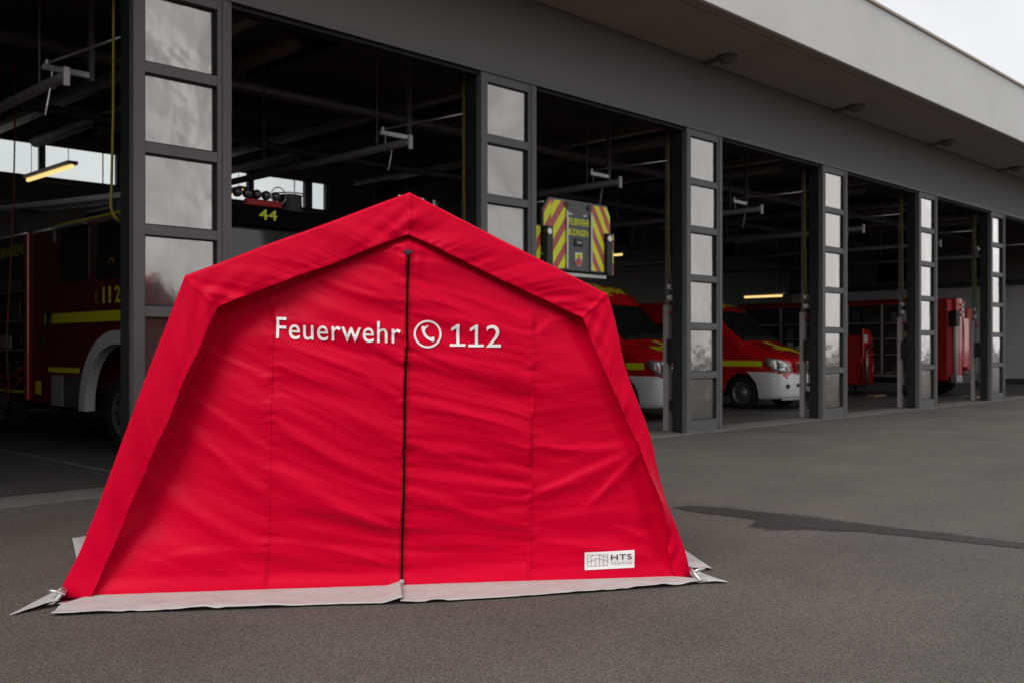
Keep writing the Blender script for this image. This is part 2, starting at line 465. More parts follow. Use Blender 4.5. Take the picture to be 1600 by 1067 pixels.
# the wet streak on the yard: a damp film that thins out at its edges
def wet_streak(top, bot):
    def resample(p, n):
        p = np.array(p); d = np.r_[0, np.cumsum(np.hypot(*np.diff(p, axis=0).T))]; t = np.linspace(0, d[-1], n)
        return np.stack([np.interp(t, d, p[:, 0]), np.interp(t, d, p[:, 1])], -1)
    A, B = resample(top, 160), resample(bot, 160); ts = (-.34, .10, .35, .65, .90, 1.34); al = (0, .75, 1, 1, .75, 0)
    P = np.zeros((6, 160, 3)); W = []
    for i, t in enumerate(ts):
        P[i, :, :2] = A*(1-t) + B*t; P[i, :, 2] = .004
    end = np.minimum(1, np.arange(160)/5.0)
    o = MB().grid(P).build('wet_streak', 'asphalt_wet', fix=False)
    at = o.data.attributes.new('wet', 'FLOAT', 'POINT')
    at.data.foreach_set('value', np.concatenate([a_*end for a_ in al]).astype(np.float32))
    tag(o, kind='structure')
wet_streak([(1.80,-4.05),(1.96,-4.18),(2.06,-4.43),(2.08,-4.78),(2.11,-5.03),(2.11,-5.25),(2.12,-5.54),(2.14,-5.87),(2.19,-6.18),(2.19,-6.5),(2.19,-6.75),(2.20,-8.2),(2.10,-9.6)],
           [(1.78,-4.07),(1.75,-4.44),(1.80,-4.71),(1.78,-4.92),(1.56,-5.02),(1.52,-5.24),(1.71,-5.43),(1.80,-5.64),(1.88,-5.75),(1.92,-6.02),(1.97,-6.27),(2.0,-6.56),(2.04,-6.8),(2.03,-8.2),(1.98,-9.6)])

# ------------------------------------------------------------------ fire station
FS = thing('fire_station', 'long grey fire station hall with open bays behind the red tent', 'building')
b = MB(); b.box(XL, XR, 0, .24, OPEN_Z, 6.2); b.build('lintel', 'lintel_paint', FS, bevel=.008)
b = MB(); b.box(XL, XR, -.022, -.002, OPEN_Z-.03, OPEN_Z+.035); b.build('lintel_trim', 'frame_metal', FS, bevel=.003)
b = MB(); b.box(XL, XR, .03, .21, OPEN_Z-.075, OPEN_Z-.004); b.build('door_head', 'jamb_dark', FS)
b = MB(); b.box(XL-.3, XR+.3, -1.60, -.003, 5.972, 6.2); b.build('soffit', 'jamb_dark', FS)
for k in range(-2, 8):
    x = k*PITCH
    b = MB(); b.box(x-.19, x+PITCH-.63, -1.385, -.02, 5.95, 5.965); b.build('soffit_panel', 'soffit_paint', FS, bevel=.003)
    b = MB(); b.box(x-.61, x-.21, -1.385, -.02, 5.95, 5.965); b.build('soffit_strip', 'soffit_paint', FS, bevel=.003)
b = MB(); b.box(XL-.3, XR+.3, -1.598, -1.405, 5.95, 5.965); b.build('soffit_edge', 'soffit_paint', FS, bevel=.003)
b = MB(); b.box(XL-.3, XR+.3, -1.66, -1.60, 5.93, 7.12); b.build('fascia', 'fascia_render', FS, bevel=.006)
b = MB(); b.box(XL-.34, XR+.34, -1.70, -1.42, 7.125, 7.175); b.build('coping', 'coping_metal', FS, bevel=.008)
b = MB(); b.box(XL-.3, XR+.3, -1.595, YB+.3, 6.5, 7.05); b.build('roof', 'roof_felt', FS)
b = MB(); b.box(XL, XR, .245, YB, 6.30, 6.45); b.build('ceiling', 'hall_ceiling', FS)
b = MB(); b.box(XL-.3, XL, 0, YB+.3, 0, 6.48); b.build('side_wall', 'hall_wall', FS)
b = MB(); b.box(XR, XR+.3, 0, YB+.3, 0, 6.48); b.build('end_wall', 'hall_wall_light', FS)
b = MB(); b.box(XR-.16, XR-.004, .3, YB, 3.72, 3.92); b.build('end_wall_ledge', 'steel_beam', FS, bevel=.01)
b = MB(); b.box(XR-.10, XR-.004, .3, YB, 3.925, 6.3); b.build('end_wall_shade', 'hall_wall', FS)  # shade above the ledge, put in as a darker wall colour
b = MB(); b.box(XR-.06, XR-.004, .7, YB, .01, .22); b.build('skirting', 'steel_beam', FS)
for y0, y1, z0, z1 in ((1.9, 2.5, 4.0, 4.35), (4.6, 5.2, 4.05, 5.2), (7.5, 9.0, 4.05, 5.2)):
    b = MB(); b.box(XR-.14, XR-.104, y0, y1, z0, z1); b.build('dark_opening', 'jamb_dark', FS, bevel=.01)
# back wall with a clerestory of windows
WZ0, WZ1 = 5.0, 5.74
wins = [(-10.4+1.68*i, -10.4+1.68*i+1.63) for i in range(12)] + [(9.81,10.36)]
wins += [(12.7,13.9),(14.0,14.75),(20.2,21.3),(21.4,22.45),(22.6,23.5),(26,27.4),(27.6,29),(29.2,30.6)]
wins = [w for w in wins if not (9.7 < w[0] < 9.8)]
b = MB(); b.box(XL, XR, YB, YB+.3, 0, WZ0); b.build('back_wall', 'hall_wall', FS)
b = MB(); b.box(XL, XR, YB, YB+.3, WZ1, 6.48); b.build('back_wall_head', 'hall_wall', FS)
edges = [XL] + [e for w in wins for e in w] + [XR]
for i in range(0, len(edges), 2):
    b = MB(); b.box(edges[i], edges[i+1], YB+.001, YB+.299, WZ0, WZ1); b.build('window_pier', 'steel_beam', FS)
for x0, x1 in wins:
    b = MB(); b.box(x0, x1, YB+.1, YB+.16, WZ0, WZ0+.03); b.box(x0, x1, YB+.1, YB+.16, WZ1-.03, WZ1)
    b.box(x0, x0+.03, YB+.1, YB+.16, WZ0+.03, WZ1-.03); b.box(x1-.03, x1, YB+.1, YB+.16, WZ0+.03, WZ1-.03)
    w = b.build('window', 'steel_beam', FS)
    b = MB(); b.box(x0+.03, x1-.03, YB+.125, YB+.131, WZ0+.03, WZ1-.03); b.build('pane', 'window_glass', w)

# pillars with six panes each, one above the other
ROWS = [(4.72,4.055),(3.955,3.295),(3.195,2.515),(2.42,1.745),(1.645,.975),(.87,.20)]
def pillar_parts():
    out = []
    b = MB()                                          # frame: stiles and rails (y 0 .. .08)
    b.box(-1.02, -.905, 0, .09, .004, 4.855); b.box(-.155, 0, 0, .09, .004, 4.855)
    zs = [4.855] + [z for r in ROWS for z in r] + [.004]
    for i in range(0, len(zs), 2): b.box(-.905, -.155, .003, .087, zs[i+1], zs[i])
    return b
pf = pillar_parts().mesh('pillar', 'frame_metal')
bm = bmesh.new(); bm.from_mesh(pf); bmesh.ops.recalc_face_normals(bm, faces=bm.faces); bm.to_mesh(pf); bm.free()
cap = MB(); cap.box(-.105, -.06, -.012, -.001, .01, 4.85); cap_me = cap.mesh('edge_strip', 'frame_metal')
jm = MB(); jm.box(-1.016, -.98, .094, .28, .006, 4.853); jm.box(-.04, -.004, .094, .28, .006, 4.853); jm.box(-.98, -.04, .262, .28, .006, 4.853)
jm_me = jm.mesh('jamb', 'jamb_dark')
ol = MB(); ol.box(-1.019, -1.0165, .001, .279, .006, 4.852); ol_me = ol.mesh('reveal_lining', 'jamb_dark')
cw = MB(); cw.box(-.93, -.56, .165, .258, .01, 4.84); cw_me = cw.mesh('inner_column', 'column_white')
cg = MB(); cg.box(-.557, -.10, .20, .258, .01, 4.84); cg_me = cg.mesh('inner_panel', 'column_grey')
bead = MB()
for zt, zb in ROWS:
    for q in ((-.905,-.893,zb,zt),(-.167,-.155,zb,zt),(-.893,-.167,zt-.012,zt),(-.893,-.167,zb,zb+.012)):
        bead.box(q[0]+.0005, q[1]-.0005, .02, .062, q[2]+.0005, q[3]-.0005)
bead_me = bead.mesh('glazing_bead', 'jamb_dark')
pane_mes = []
for zt, zb in ROWS:
    g = MB(); g.box(-.904, -.156, .050, .055, zb+.001, zt-.001); pane_mes.append(g.mesh('pane', 'pane_glass'))
pl_me = MB().box(-1.025, .005, -.03, .10, .003, .03).mesh('foot_plate', 'kerb_concrete')
for k in range(-2, 8):
    p = link('pillar', pf, FS, bevel=.004); p.location.x = k*PITCH
    for me, nm in ((cap_me,'edge_strip'),(jm_me,'jamb'),(ol_me,'reveal_lining'),(cw_me,'inner_column'),(cg_me,'inner_panel'),(bead_me,'glazing_bead')):
        link(nm, me, p)
    for me in pane_mes:
        # each pane sits a touch out of true, so it mirrors a slightly different piece of sky
        q = link('pane', me, p)
        q.rotation_euler = (R(random.uniform(-.25,.25)), 0, R(random.uniform(-.2,.2)))
for k in (-2, -1):
    b = MB(); b.box(k*PITCH-PITCH+.01, k*PITCH-PW-.01, .10, .16, .02, OPEN_Z-.08); b.build('light_block_door', 'frame_metal', FS, bevel=.004)  # doors added out of view to keep daylight off the fire engine
# roof beams and purlins inside
for k in range(-2, 8):
    b = MB(); x = k*PITCH-.5
    b.box(x-.1, x+.1, .26, YB-.01, 6.02, 6.295); b.box(x-.16, x+.16, .26, YB-.01, 5.98, 6.015); b.build('roof_beam', 'steel_beam', FS)
for y in (2.2, 4.4, 6.6, 8.8, 11.0):
    b = MB(); b.box(XL+.01, XR-.11, y-.06, y+.06, 6.12, 6.29); b.build('purlin', 'steel_beam', FS)

# lamps under the soffit
def soffit_lamp():
    t = thing('soffit_lamp', '', 'lamp')
    b = MB(); b.lathe([(.0,.0),(.15,.0),(.165,-.02),(.16,-.055),(.13,-.075)], (0,0,0), (0,0,1), 24); b.build('housing', 'frame_metal', t, smooth=False)
    b = MB(); b.lathe([(.128,-.07),(.11,-.10),(.06,-.118),(.0,-.122)], (0,0,0), (0,0,1), 24); b.build('lens', 'frame_metal', t, smooth=True)
    b = MB(); b.box(-.03,.03,.16,.44,-.055,-.02); b.build('arm', 'frame_metal', t, bevel=.004)
    return t
SLAB = {-2:'beyond the left end of the visible front', -1:'two bays left of the tent', 0:'above the leftmost glazed pillar', 1:'above the second glazed pillar from the left',
        2:'above the third glazed pillar from the left, nearest in view', 3:'above the fourth glazed pillar from the left', 4:'above the fifth glazed pillar from the left', 5:'above the sixth glazed pillar, farthest in view', 6:'beyond the right edge of the front'}
base_lamp = None
for k in range(2, 6):
    t = soffit_lamp() if base_lamp is None else copy_tree(base_lamp)
    if base_lamp is None: base_lamp = t
    t.location = (k*PITCH-.6, -.47, 5.949)
    tag(t, 'round dark soffit lamp ' + SLAB[k], 'lamp', 'lamps under the canopy')

# ------------------------------------------------------------------ hall fittings
ORD = ['leftmost', 'second', 'third', 'fourth', 'fifth', 'sixth', 'seventh']
def rail():
    t = thing('exhaust_rail', '', 'exhaust rail')
    b = MB(); b.cyl((0,0,0), (0,10.4,0), .055, n=14); b.build('duct', 'pipe_grey', t, smooth=True)
    b = MB(); b.box(-.03,.03,-.04,-.002,-.10,.09); b.build('end_plate', 'white_plastic', t, bevel=.006)
    for y in (.7, 3.6, 6.6, 9.6):
        b = MB(); b.cyl((0,y,.07), (0,y,1.88), .012, n=6); b.build('hanger', 'pipe_grey', t)
    b = MB(); b.tube([(-.02,.35,-.06),(-.05,.36,-.25),(-.06,.38,-.34)], .012, 6); b.build('hook', 'galvanised', t)
    return t
def operator():
    t = thing('door_operator', '', 'door operator')
    b = MB(); b.box(-.028,.028,-.028,.028,-.06,1.95); b.build('post', 'pipe_grey', t, bevel=.004)
    b = MB(); b.box(-.52,-.03,-.03,.03,-.035,.03); b.build('arm', 'galvanised', t, bevel=.004)
    b = MB(); b.cyl((-.46,-.02,.05), (-.30,-1.45,.05), .014, n=8); b.build('push_rod', 'galvanised', t, smooth=True)
    b = MB(); b.tube([(-.42,0,-.03),(-.42,.01,-.16),(-.40,.01,-.20)], .01, 6); b.cyl((-.42,.01,-.20),(-.38,.01,-.20),.02,n=8); b.build('chain', 'galvanised', t)
    b = MB(); b.cyl((-.47,0,.02),(-.47,0,.075),.03,n=10); b.build('joint', 'galvanised', t)
    return t
def control_post():
    t = thing('control_post', '', 'control post')
    b = MB(); b.box(0,.115,0,.10,.012,2.05); b.build('post', 'post_grey', t, bevel=.006)
    b = MB(); b.box(.03,.10,.02,.08,2.055,4.78); b.build('track', 'pipe_grey', t, bevel=.004)
    b = MB(); b.box(-.05,.12,-.13,-.002,1.12,1.5); b.build('switch_box', 'black_plastic', t, bevel=.012)
    b = MB(); b.box(.02,.10,-.06,-.002,1.90,1.95); b.build('signal_lamp', 'lens_red', t, bevel=.01)
    for z in (2.16, 2.34):
        b = MB(); b.cyl((.05,-.06,z),(.05,.018,z),.05,n=14); b.build('sensor', 'white_plastic', t)
    b = MB(); b.tube([(.02,-.09,1.12),(-.03,-.11,.85),(-.02,-.10,.62),(.03,-.06,.5),(.05,-.012,.46)], .012, 6); b.build('lead', 'black_plastic', t)
    b = MB(); b.box(.02,.12,-.05,-.002,.36,.52); b.build('socket', 'black_plastic', t, bevel=.008)
    return t
R0 = rail(); O0 = operator(); C0 = control_post()
for k in range(0, 7):
    x = k*PITCH
    r = R0 if k == 0 else copy_tree(R0); r.location = (x-1.15, 1.25, 4.10)
    tag(r, f'dark exhaust rail under the ceiling with a white end plate, {ORD[k]} from the left', 'exhaust rail', 'exhaust rails in the hall')
    o = O0 if k == 0 else copy_tree(O0); o.location = (x-.62, 1.9, 4.33)
    tag(o, f'hanging steel door operator arm with push rod, {ORD[k]} from the left', 'door operator', 'door operators in the hall')
    c = C0 if k == 1 else (copy_tree(C0) if k > 1 else None)
    if c: c.location = (x-.885, .46, 0)
    if c: tag(c, f'beige control post with black switch box behind the {ORD[k]} glazed pillar', 'control post', 'control posts beside the doors')
    # yellow air cable hanging beside the door
    if k == 0: P = [(-1.0,.47,6.0),(-1.0,.47,4.8),(-1.005,.47,3.6),(-1.02,.47,2.95),(-1.03,.47,2.72),(-1.005,.47,2.64),(-.97,.47,2.60),(-.93,.47,2.57)]
    else: P = [(x-.93,.42,6.0),(x-.93+.01*math.sin(k),.42,4.4),(x-.92,.42,3.4),(x-.91,.41,2.6),(x-.87,.40,2.3)]
    b = MB(); b.tube(P, .014, 8)
    tag(b.build('yellow_cable', 'cable_yellow', smooth=True), f'thin yellow cable hanging beside the {ORD[k]} glazed pillar', 'cable', 'yellow cables beside the doors')
# pipes across the hall
for i, (y, z, r, n) in enumerate(((5.2,5.55,.11,'long dark duct crossing the hall under the ceiling, nearest the doors'),(8.2,5.35,.08,'thinner dark pipe crossing the hall under the ceiling, middle one'),(10.8,4.55,.05,'thin dark pipe crossing the hall farthest back, below the windows'))):
    b = MB(); b.cyl((XL+.2,y,z),(XR-.3,y,z),r,n=14)
    tag(b.build('ceiling_pipe','pipe_grey',smooth=True), n, 'pipe', 'pipes crossing the hall')
for i in range(7):
    x = i*PITCH+1.74
    b = MB(); b.box(x-.11,x+.11,.8,12.3,5.62,5.66); b.box(x-.11,x-.10,.8,12.3,5.66,5.74); b.box(x+.10,x+.11,.8,12.3,5.66,5.74)
    tag(b.build('cable_tray','galvanised'), f'long metal cable tray under the ceiling, {ORD[i]} from the left', 'cable tray', 'cable trays in the hall')
    t = thing('air_duct', f'round grey air duct with outlets under the ceiling, {ORD[i]} from the left', 'duct', (x+.95, 0, 5.66), 0, 'air ducts in the hall')
    b = MB(); b.cyl((0,3.0,0),(0,12.6,0),.13,n=18); b.build('pipe','pipe_grey',t,smooth=True)
    for y in (4.5,7.0,9.5):
        b = MB(); b.cyl((0,y,-.11),(0,y,-.22),.09,.12,n=16); b.build('outlet','pipe_grey',t)
        b = MB(); b.cyl((0,y+.6,.11),(0,y+.6,.63),.008,n=6); b.build('hanger','pipe_grey',t)
def tube_lamp(x, y0, y1, z, label):
    t = thing('tube_lamp', label, 'lamp', (x, (y0+y1)/2, z), 0, 'lit fluorescent lamps in the hall')
    L = (y1-y0)/2
    b = MB(); b.box(-.09,.09,-L,L,.0,.06); b.build('housing','grey_paint',t,bevel=.006)
    b = MB(); b.cyl((0,-L+.03,-.03),(0,L-.03,-.03),.035,n=12); b.build('tube','tube_lit',t,smooth=True)
    b = MB(); b.cyl((0,-L+.2,.06),(0,-L+.2,6.1-z),.006,n=6); b.cyl((0,L-.2,.06),(0,L-.2,6.1-z),.006,n=6); b.build('suspension','pipe_grey',t)
tube_lamp(1.74, 8.3, 10.4, 4.5, 'lit yellowish fluorescent tube lamp at the far left, before the windows')
tube_lamp(5.2, 8.6, 10.2, 4.5, 'lit yellowish fluorescent tube lamp behind the fire engine beacons')
tube_lamp(21.0, 5.6, 6.9, 2.90, 'lit yellow fluorescent tube lamp above the white-bumpered van')
tube_lamp(18.6, 9.6, 11.0, 4.2, 'lit yellowish fluorescent tube lamp to the right of the chevron cage')

# ------------------------------------------------------------------ the tent
TENT = thing('red_tent', 'red fire brigade tent with white Feuerwehr 112 lettering on the yard', 'tent', (-1.676, -4.645, 0), R(-37.67))
# local axes: x along the front (right), y into the tent, z up
OUT = [(-1.752, .012), (-1.121, 1.748), (.105, 2.228), (1.238, 1.668), (1.506, .790), (1.746, .014)]
INN = [(-1.600, .012), (-.941, 1.574), (.094, 1.990), (1.088, 1.523), (1.424, .775), (1.645, .014)]
EDGE = [(-1.665, 0.0), (-1.015, 1.650), (.100, 2.095), (1.150, 1.585), (1.485, .790), (1.712, 0.0)]      # hidden edge of the front panel
DEPTH = 3.1
def pl_interp(pts, x):
    xs = [p[0] for p in pts]; ys = [p[1] for p in pts]
    return np.interp(x, xs, ys)
def seam_u(i, z):
    a, c = ((-.688, -.652), (.058, .096), (.780, .822))[i]
    return a + (c-a)*(np.asarray(z)/1.8)
FOLDS = [  # u0, z0, u1, z1, half width, height
    (-.65,.676,.041,.305,.060,.020), (-.661,.263,.041,.10,.045,.014), (-1.278,1.155,-.702,.782,.050,.013), (-1.362,.601,-.736,.237,.075,.016),
    (.841,.779,1.447,.778,.040,.013), (.804,.494,1.436,.741,.048,.020), (1.152,.442,1.447,.726,.034,.015), (.834,1.42,1.08,1.542,.038,.012),
    (.852,.229,1.628,.078,.055,.012), (.123,.249,.778,.158,.055,.013), (.123,.537,.76,.305,.060,.014), (-.179,1.793,.076,1.688,.032,.012),
    (-.40,1.74,.076,1.600,.035,.012), (-.65,1.188,.051,.826,.060,.014), (-1.245,.182,-.702,.201,.05,.010), (-.65,.941,.041,.574,.045,.014),
    (-.65,1.50,.06,1.30,.050,.010), (-.65,1.36,.06,1.10,.045,.010), (.11,1.52,.80,1.40,.050,.010), (.11,1.28,.80,1.17,.050,.010),
    (.11,1.05,.79,.86,.055,.012), (.11,.80,.78,.62,.050,.010), (.11,1.72,.30,1.60,.030,.008), (-1.10,1.35,-.68,1.18,.04,.007), (-1.20,.95,-.70,.52,.05,.010),
    (.83,1.20,1.22,1.15,.06,.006), (.85,.98,1.30,1.02,.05,.006), (.83,.34,1.45,.40,.07,.010), (1.30,.30,1.60,.16,.035,.010),
]
def panel_v(u, z):
    """depth of the front panel behind the front plane (positive = into the tent)"""
    u = np.asarray(u, float); z = np.asarray(z, float)
    zl = np.clip(z, 0, 1.574)
    dl = u - (-1.60 + .659*zl/1.574)                       # distance from the left band
    v = .030 + .17*np.exp(-np.clip(dl, 0, 9)/.34)*smooth01(z/.55)*smooth01((2.0-z)/.4)
    v += -.035*smooth01((z-.1)/.5)*np.exp(-((u-.1)/.75)**2)   # belly
    v *= smooth01(z/.10)*.85+.15
    dtop = pl_interp([INN[1], INN[2], INN[3]], u) - z
    v += .035*smooth01(1-dtop/.30)*smooth01((z-.9)/.4) + .05*smooth01((.06-dtop)/.06)*smooth01((z-.9)/.4)
    dr = np.interp(z, [0, .775, 1.523], [1.645, 1.424, 1.088]) - u
    v += .030*smooth01(1-dr/.12)*smooth01(z/.2)
    zs = seam_u(1, z); sl = seam_u(0, z); sr = seam_u(2, z)
    # tension folds, falling to the right
    hgt = smooth01(z/1.1)
    a = np.where(u < zs, .10 + .36*hgt, .08 + .20*hgt)
    a = np.where(u > sr, -.06 - .10*hgt, a)
    a = np.where(u < sl, .28 + .15*hgt, a)
    q = z + a*u + .05*(vnoise(u*2.1, z*2.3, 1)-.5)
    n1 = vnoise(q*8.0, u*1.5, 2)-.5
    n2 = vnoise(q*17., u*2.6, 3)-.5
    n3 = vnoise(q*4.2, u*1.0, 5)-.5
    mid = np.clip(smooth01((u-sl+.02)/.10)*smooth01((sr+.02-u)/.10)*.65 + .35, .3, 1)
    top = smooth01(z/.12)
    n4 = vnoise(q*33., u*4.0, 6)-.5
    v += (-.024*n1*mid - .013*n2*mid - .006*n4*mid - .018*n3)*top
    # named folds
    for u0, z0, u1, z1, w, h in FOLDS:
        du, dz = u1-u0, z1-z0; L2 = du*du+dz*dz
        t = ((u-u0)*du + (z-z0)*dz)/L2
        tc_ = np.clip(t, 0, 1)
        bend = .03*np.sin(tc_*math.pi)*math.sin(u0*9+z0*5)
        d = np.hypot(u-(u0+du*tc_), z-(z0+dz*tc_)-bend)
        sgn = (z-(z0+dz*tc_)-bend)
        ww = np.where(sgn > 0, w*.62, w*1.25)*(.55+.6*vnoise(tc_*4, u0*10+z0, 9))   # crisp above, soft below
        v -= 1.0*h*np.exp(-(d/ww)**2)*np.sqrt(np.clip(np.sin(np.pi*np.clip(.06+.88*tc_, 0, 1)), 0, 1))
    # puckering along the seams and the zip
    for i, (w1, am) in enumerate(((.05, .8), (.065, 1.0), (.055, .9))):
        d = np.abs(u-seam_u(i, z))
        sd_ = np.where(u > seam_u(i, z), 1, 2)
        v += am*(np.exp(-d/w1)*.010*(vnoise(z*34, sd_*3.0+i, 11+i)-.5) + np.exp(-d/.14)*.018*(vnoise(z*13+u*3, sd_*5.0+i, 21+i)-.5))*smooth01(z/.08)
        if i != 1: v -= .0022*np.exp(-((d-.012)/.005)**2)
        else: v -= .004*np.exp(-((d-.017)/.006)**2)
    # gathers below the top of the zip
    v += .008*np.exp(-((u-.095)/.10)**2 - ((z-1.84)/.07)**2)*np.sin((u-.095)*70)
    # the hem at the foot
    return v

def tent_front_panel():
    NU, NZ = 460, 300
    us = np.linspace(EDGE[0][0], EDGE[-1][0], NU)
    top = pl_interp(EDGE, us)
    ZZ = (np.linspace(0, 1, NZ)[:, None]**.92)*np.maximum(top, .004)[None, :]
    ZZ = np.maximum(ZZ, .0)
    UU = np.repeat(us[None, :], NZ, 0)
    VV = panel_v(UU, ZZ)
    Z2 = ZZ + .012
    P = np.stack([UU, VV, Z2], -1)
    b = MB(); b.grid(P)
    return b.build('front_panel', 'tent_red', TENT, smooth=True, fix=False)
tent_front_panel()

def polyl(pts, s):
    """point on a polyline at parameter s in 0 .. len-1"""
    i = np.clip(np.floor(s).astype(int), 0, len(pts)-2); t = s-i
    A = np.array(pts)
    return A[i]*(1-t)[:, None] + A[i+1]*t[:, None]
def band():
    NS, NC = 720, 40
    s = np.linspace(0, 5, NS); c = np.linspace(0, 1, NC)
    o = polyl(OUT, s); n = polyl(INN, s)
    # the cloth hangs a little slack between the poles
    seglen = [math.dist(OUT[i], OUT[i+1]) for i in range(5)]
    fr = s - np.clip(np.floor(s), 0, 4)
    arc = np.cumsum(np.r_[0, np.hypot(np.diff(o[:,0]), np.diff(o[:,1]))])
    wob = (vnoise(arc*4.5, 0, 31)-.5)*.012 + (vnoise(arc*13, 0, 32)-.5)*.004
    P = np.zeros((NC, NS, 3))
    for j, cc in enumerate(c):
        q = o*(1-cc) + n*cc
        d = n-o; d = d/np.linalg.norm(d, axis=1)[:, None]
        e = q + d*(wob*cc)[:, None] + d*((vnoise(arc*3, 3.3, 33)-.5)*.006*(1-cc))[:, None]
        if cc < .001: pass
        v = .040*max(0, 1-cc/.06)**2 - .012*cc
        A = arc + .26*cc*np.where(s < 1, 1, np.where(s < 2, -1, np.where(s < 3, 1, -.6)))
        wr = (vnoise(A*6, cc*1.1+s*.2, 34)-.5)*.026*(.3+.7*cc) + (vnoise(A*15, cc*1.3, 35)-.5)*.016*(.2+.8*cc) + (vnoise(A*33, cc*1.8, 37)-.5)*.006*(.1+.9*cc**2)
        wr += (vnoise(A*60, cc*3, 36)-.5)*.0032*np.exp(-((cc-.88)/.10)**2)
        # creases that run into the corners
        for k, am in ((1, .016), (2, .015), (3, .013)):
            ds = np.abs(s-k)*np.where(s < k, seglen[k-1], seglen[min(k, 4)])
            wr -= .006*np.exp(-(ds/.010)**2)
            ang = (s-k)*6 + cc*3.2
            wr += am*np.exp(-ds/.20)*np.sin(ang*4.2+k)*.55*cc
        # stitched hem: shallow groove
        wr += .0025*math.exp(-((cc-.86)/.014)**2)
        # left leg leans on its pole: a soft ridge down the middle
        v += -.006*math.sin(math.pi*cc)
        # the lower right hem flares out
        z_ = e[:, 1]
        fl = np.where(s > 3, 1, 0)*np.exp(-((z_-.50)/.20)**2)*cc**2
        fl2 = np.where(s < 1, 1, 0)*np.exp(-((z_-.02)/.10)**2)
        P[j, :, 0] = e[:, 0] + np.where(s > 3, 1, 0)*.03*np.exp(-((z_-.42)/.16)**2)*cc + np.where(s > 3, 1, 0)*.012*np.sin(z_*9)*(1-cc) - np.where(s < 1, 1, 0)*.045*np.exp(-((z_-.06)/.14)**2)*(1-cc)*.6
        P[j, :, 1] = v + wr - .055*fl - .02*fl2*cc
        P[j, :, 2] = np.maximum(e[:, 1], .014)
    b = MB(); b.grid(P)
    b.build('front_band', 'tent_red', TENT, smooth=True, fix=False, solid=.003)
    # a raised seam where the two roof halves and the legs meet
    return P
BP = band()

def shell():
    NS, NV = 160, 40
    s = np.linspace(0, 5, NS); v = np.linspace(0, 1, NV)
    o = polyl(OUT, s); P = np.zeros((NV, NS, 3))
    fr = s - np.clip(np.floor(s), 0, 4)
    for j, t in enumerate(v):
        sag = .05*math.sin(math.pi*((t*2) % 1))*np.sin(np.pi*fr)
        cx, cz = .05, .9
        P[j, :, 0] = o[:, 0] - sag*.5*np.sign(o[:, 0]-.1)
        P[j, :, 2] = np.maximum(o[:, 1] - sag*.8*np.where((s > 1) & (s < 3), 1, 0), .012)
        P[j, :, 1] = .056 + t*DEPTH + .01*(vnoise(s*4, t*6, 40)-.5)
    b = MB(); b.grid(P)
    b.build('roof_cover', 'tent_red', TENT, smooth=True, fix=False)
    b = MB()
    pts = [(x, z) for x, z in OUT]
    b.prism(pts, lambda p, q, t: (p, t, q), DEPTH+.04, DEPTH+.052); b.build('back_panel', 'tent_red', TENT)
shell()

# zip
def strip_on_panel(us, zs, w, off, name, m):
    n = len(zs); P = np.zeros((2, n, 3))
    for k, sg in enumerate((-.5, .5)):
        u = us + sg*w
        P[k, :, 0] = u; P[k, :, 1] = panel_v(u, zs) - off; P[k, :, 2] = zs + .012
    b = MB(); b.grid(P)
    return b.build(name, m, TENT, smooth=True, fix=False)
zz = np.linspace(.01, 1.872, 420)
zu = seam_u(1, zz) + .003*(vnoise(zz*3, 0, 50)-.5)
for i_ in (0, 2):
    zs_ = np.linspace(.004, 1.66 if i_ == 0 else 1.64, 380)
    strip_on_panel(seam_u(i_, zs_), zs_, .020, .0030, 'seam_tape', 'tent_red')
zp = strip_on_panel(zu, zz, .030, .0035, 'zip_flap', 'zip_tape')
zl = strip_on_panel(zu+.001+.004*(vnoise(zz*5, 2, 51)-.5), zz, .013, .011, 'zipper', 'zip_dark')
b = MB(); y = float(panel_v(.095, 1.88))
b.box(.068,.122, y-.012, y-.004, 1.884, 1.896); b.box(.086,.104, y-.016, y-.004, 1.872, 1.902); b.build('zip_stop', 'equipment_dark', TENT, bevel=.003)
b = MB(); y = float(panel_v(.06, .03))
b.lathe([(.0,0),(.011,.0),(.014,.008),(.012,.018),(.0,.022)], (.062, y-.016, .034), (0,0,1), 12); b.box(.053,.071, y-.02, y-.008, .0, .034); b.build('zip_pull', 'skirt_grey', TENT)

# lettering
def on_panel(u0, u1, z0, z1, drop=0., off=.008):
    def f(a, c):
        u = u0+(u1-u0)*a; z = z0+(z1-z0)*c - drop*a
        return (u, float(panel_v(u, z)) - off, z+.012)
    return f
put_text('Feuerwehr', 'lettering', 'tent_white', TENT, on_panel(-.633, .055, 1.392, 1.512, .030), bold=.003, cx=60, cz=8, spacing=1.07)
ONE = [(0,0),(1,0),(1,.115),(.62,.115),(.62,1),(.47,1),(.10,.83),(.10,.69),(.43,.82),(.43,.115),(0,.115)]
def digit_one(u0, u1, z0, z1):
    bm = bmesh.new(); bm.faces.new([bm.verts.new((p, q, 0)) for p, q in ONE]); bm.normal_update(); bmesh.ops.triangulate(bm, faces=bm.faces, ngon_method='EAR_CLIP')
    for i in range(1, 8):
        bmesh.ops.bisect_plane(bm, geom=bm.verts[:]+bm.edges[:]+bm.faces[:], plane_co=(0,i/8,0), plane_no=(0,1,0))
        bmesh.ops.bisect_plane(bm, geom=bm.verts[:]+bm.edges[:]+bm.faces[:], plane_co=(i/8,0,0), plane_no=(1,0,0))
    bm.verts.index_update(); f_ = on_panel(u0, u1, z0, z1)
    b = MB(); b.add([f_(v.co.x, v.co.y) for v in bm.verts], [tuple(v.index for v in f.verts) for f in bm.faces]); bm.free()
    b.build('numeral', 'tent_white', TENT, fix=False)
digit_one(.330, .419, 1.348, 1.472); digit_one(.436, .524, 1.345, 1.470)
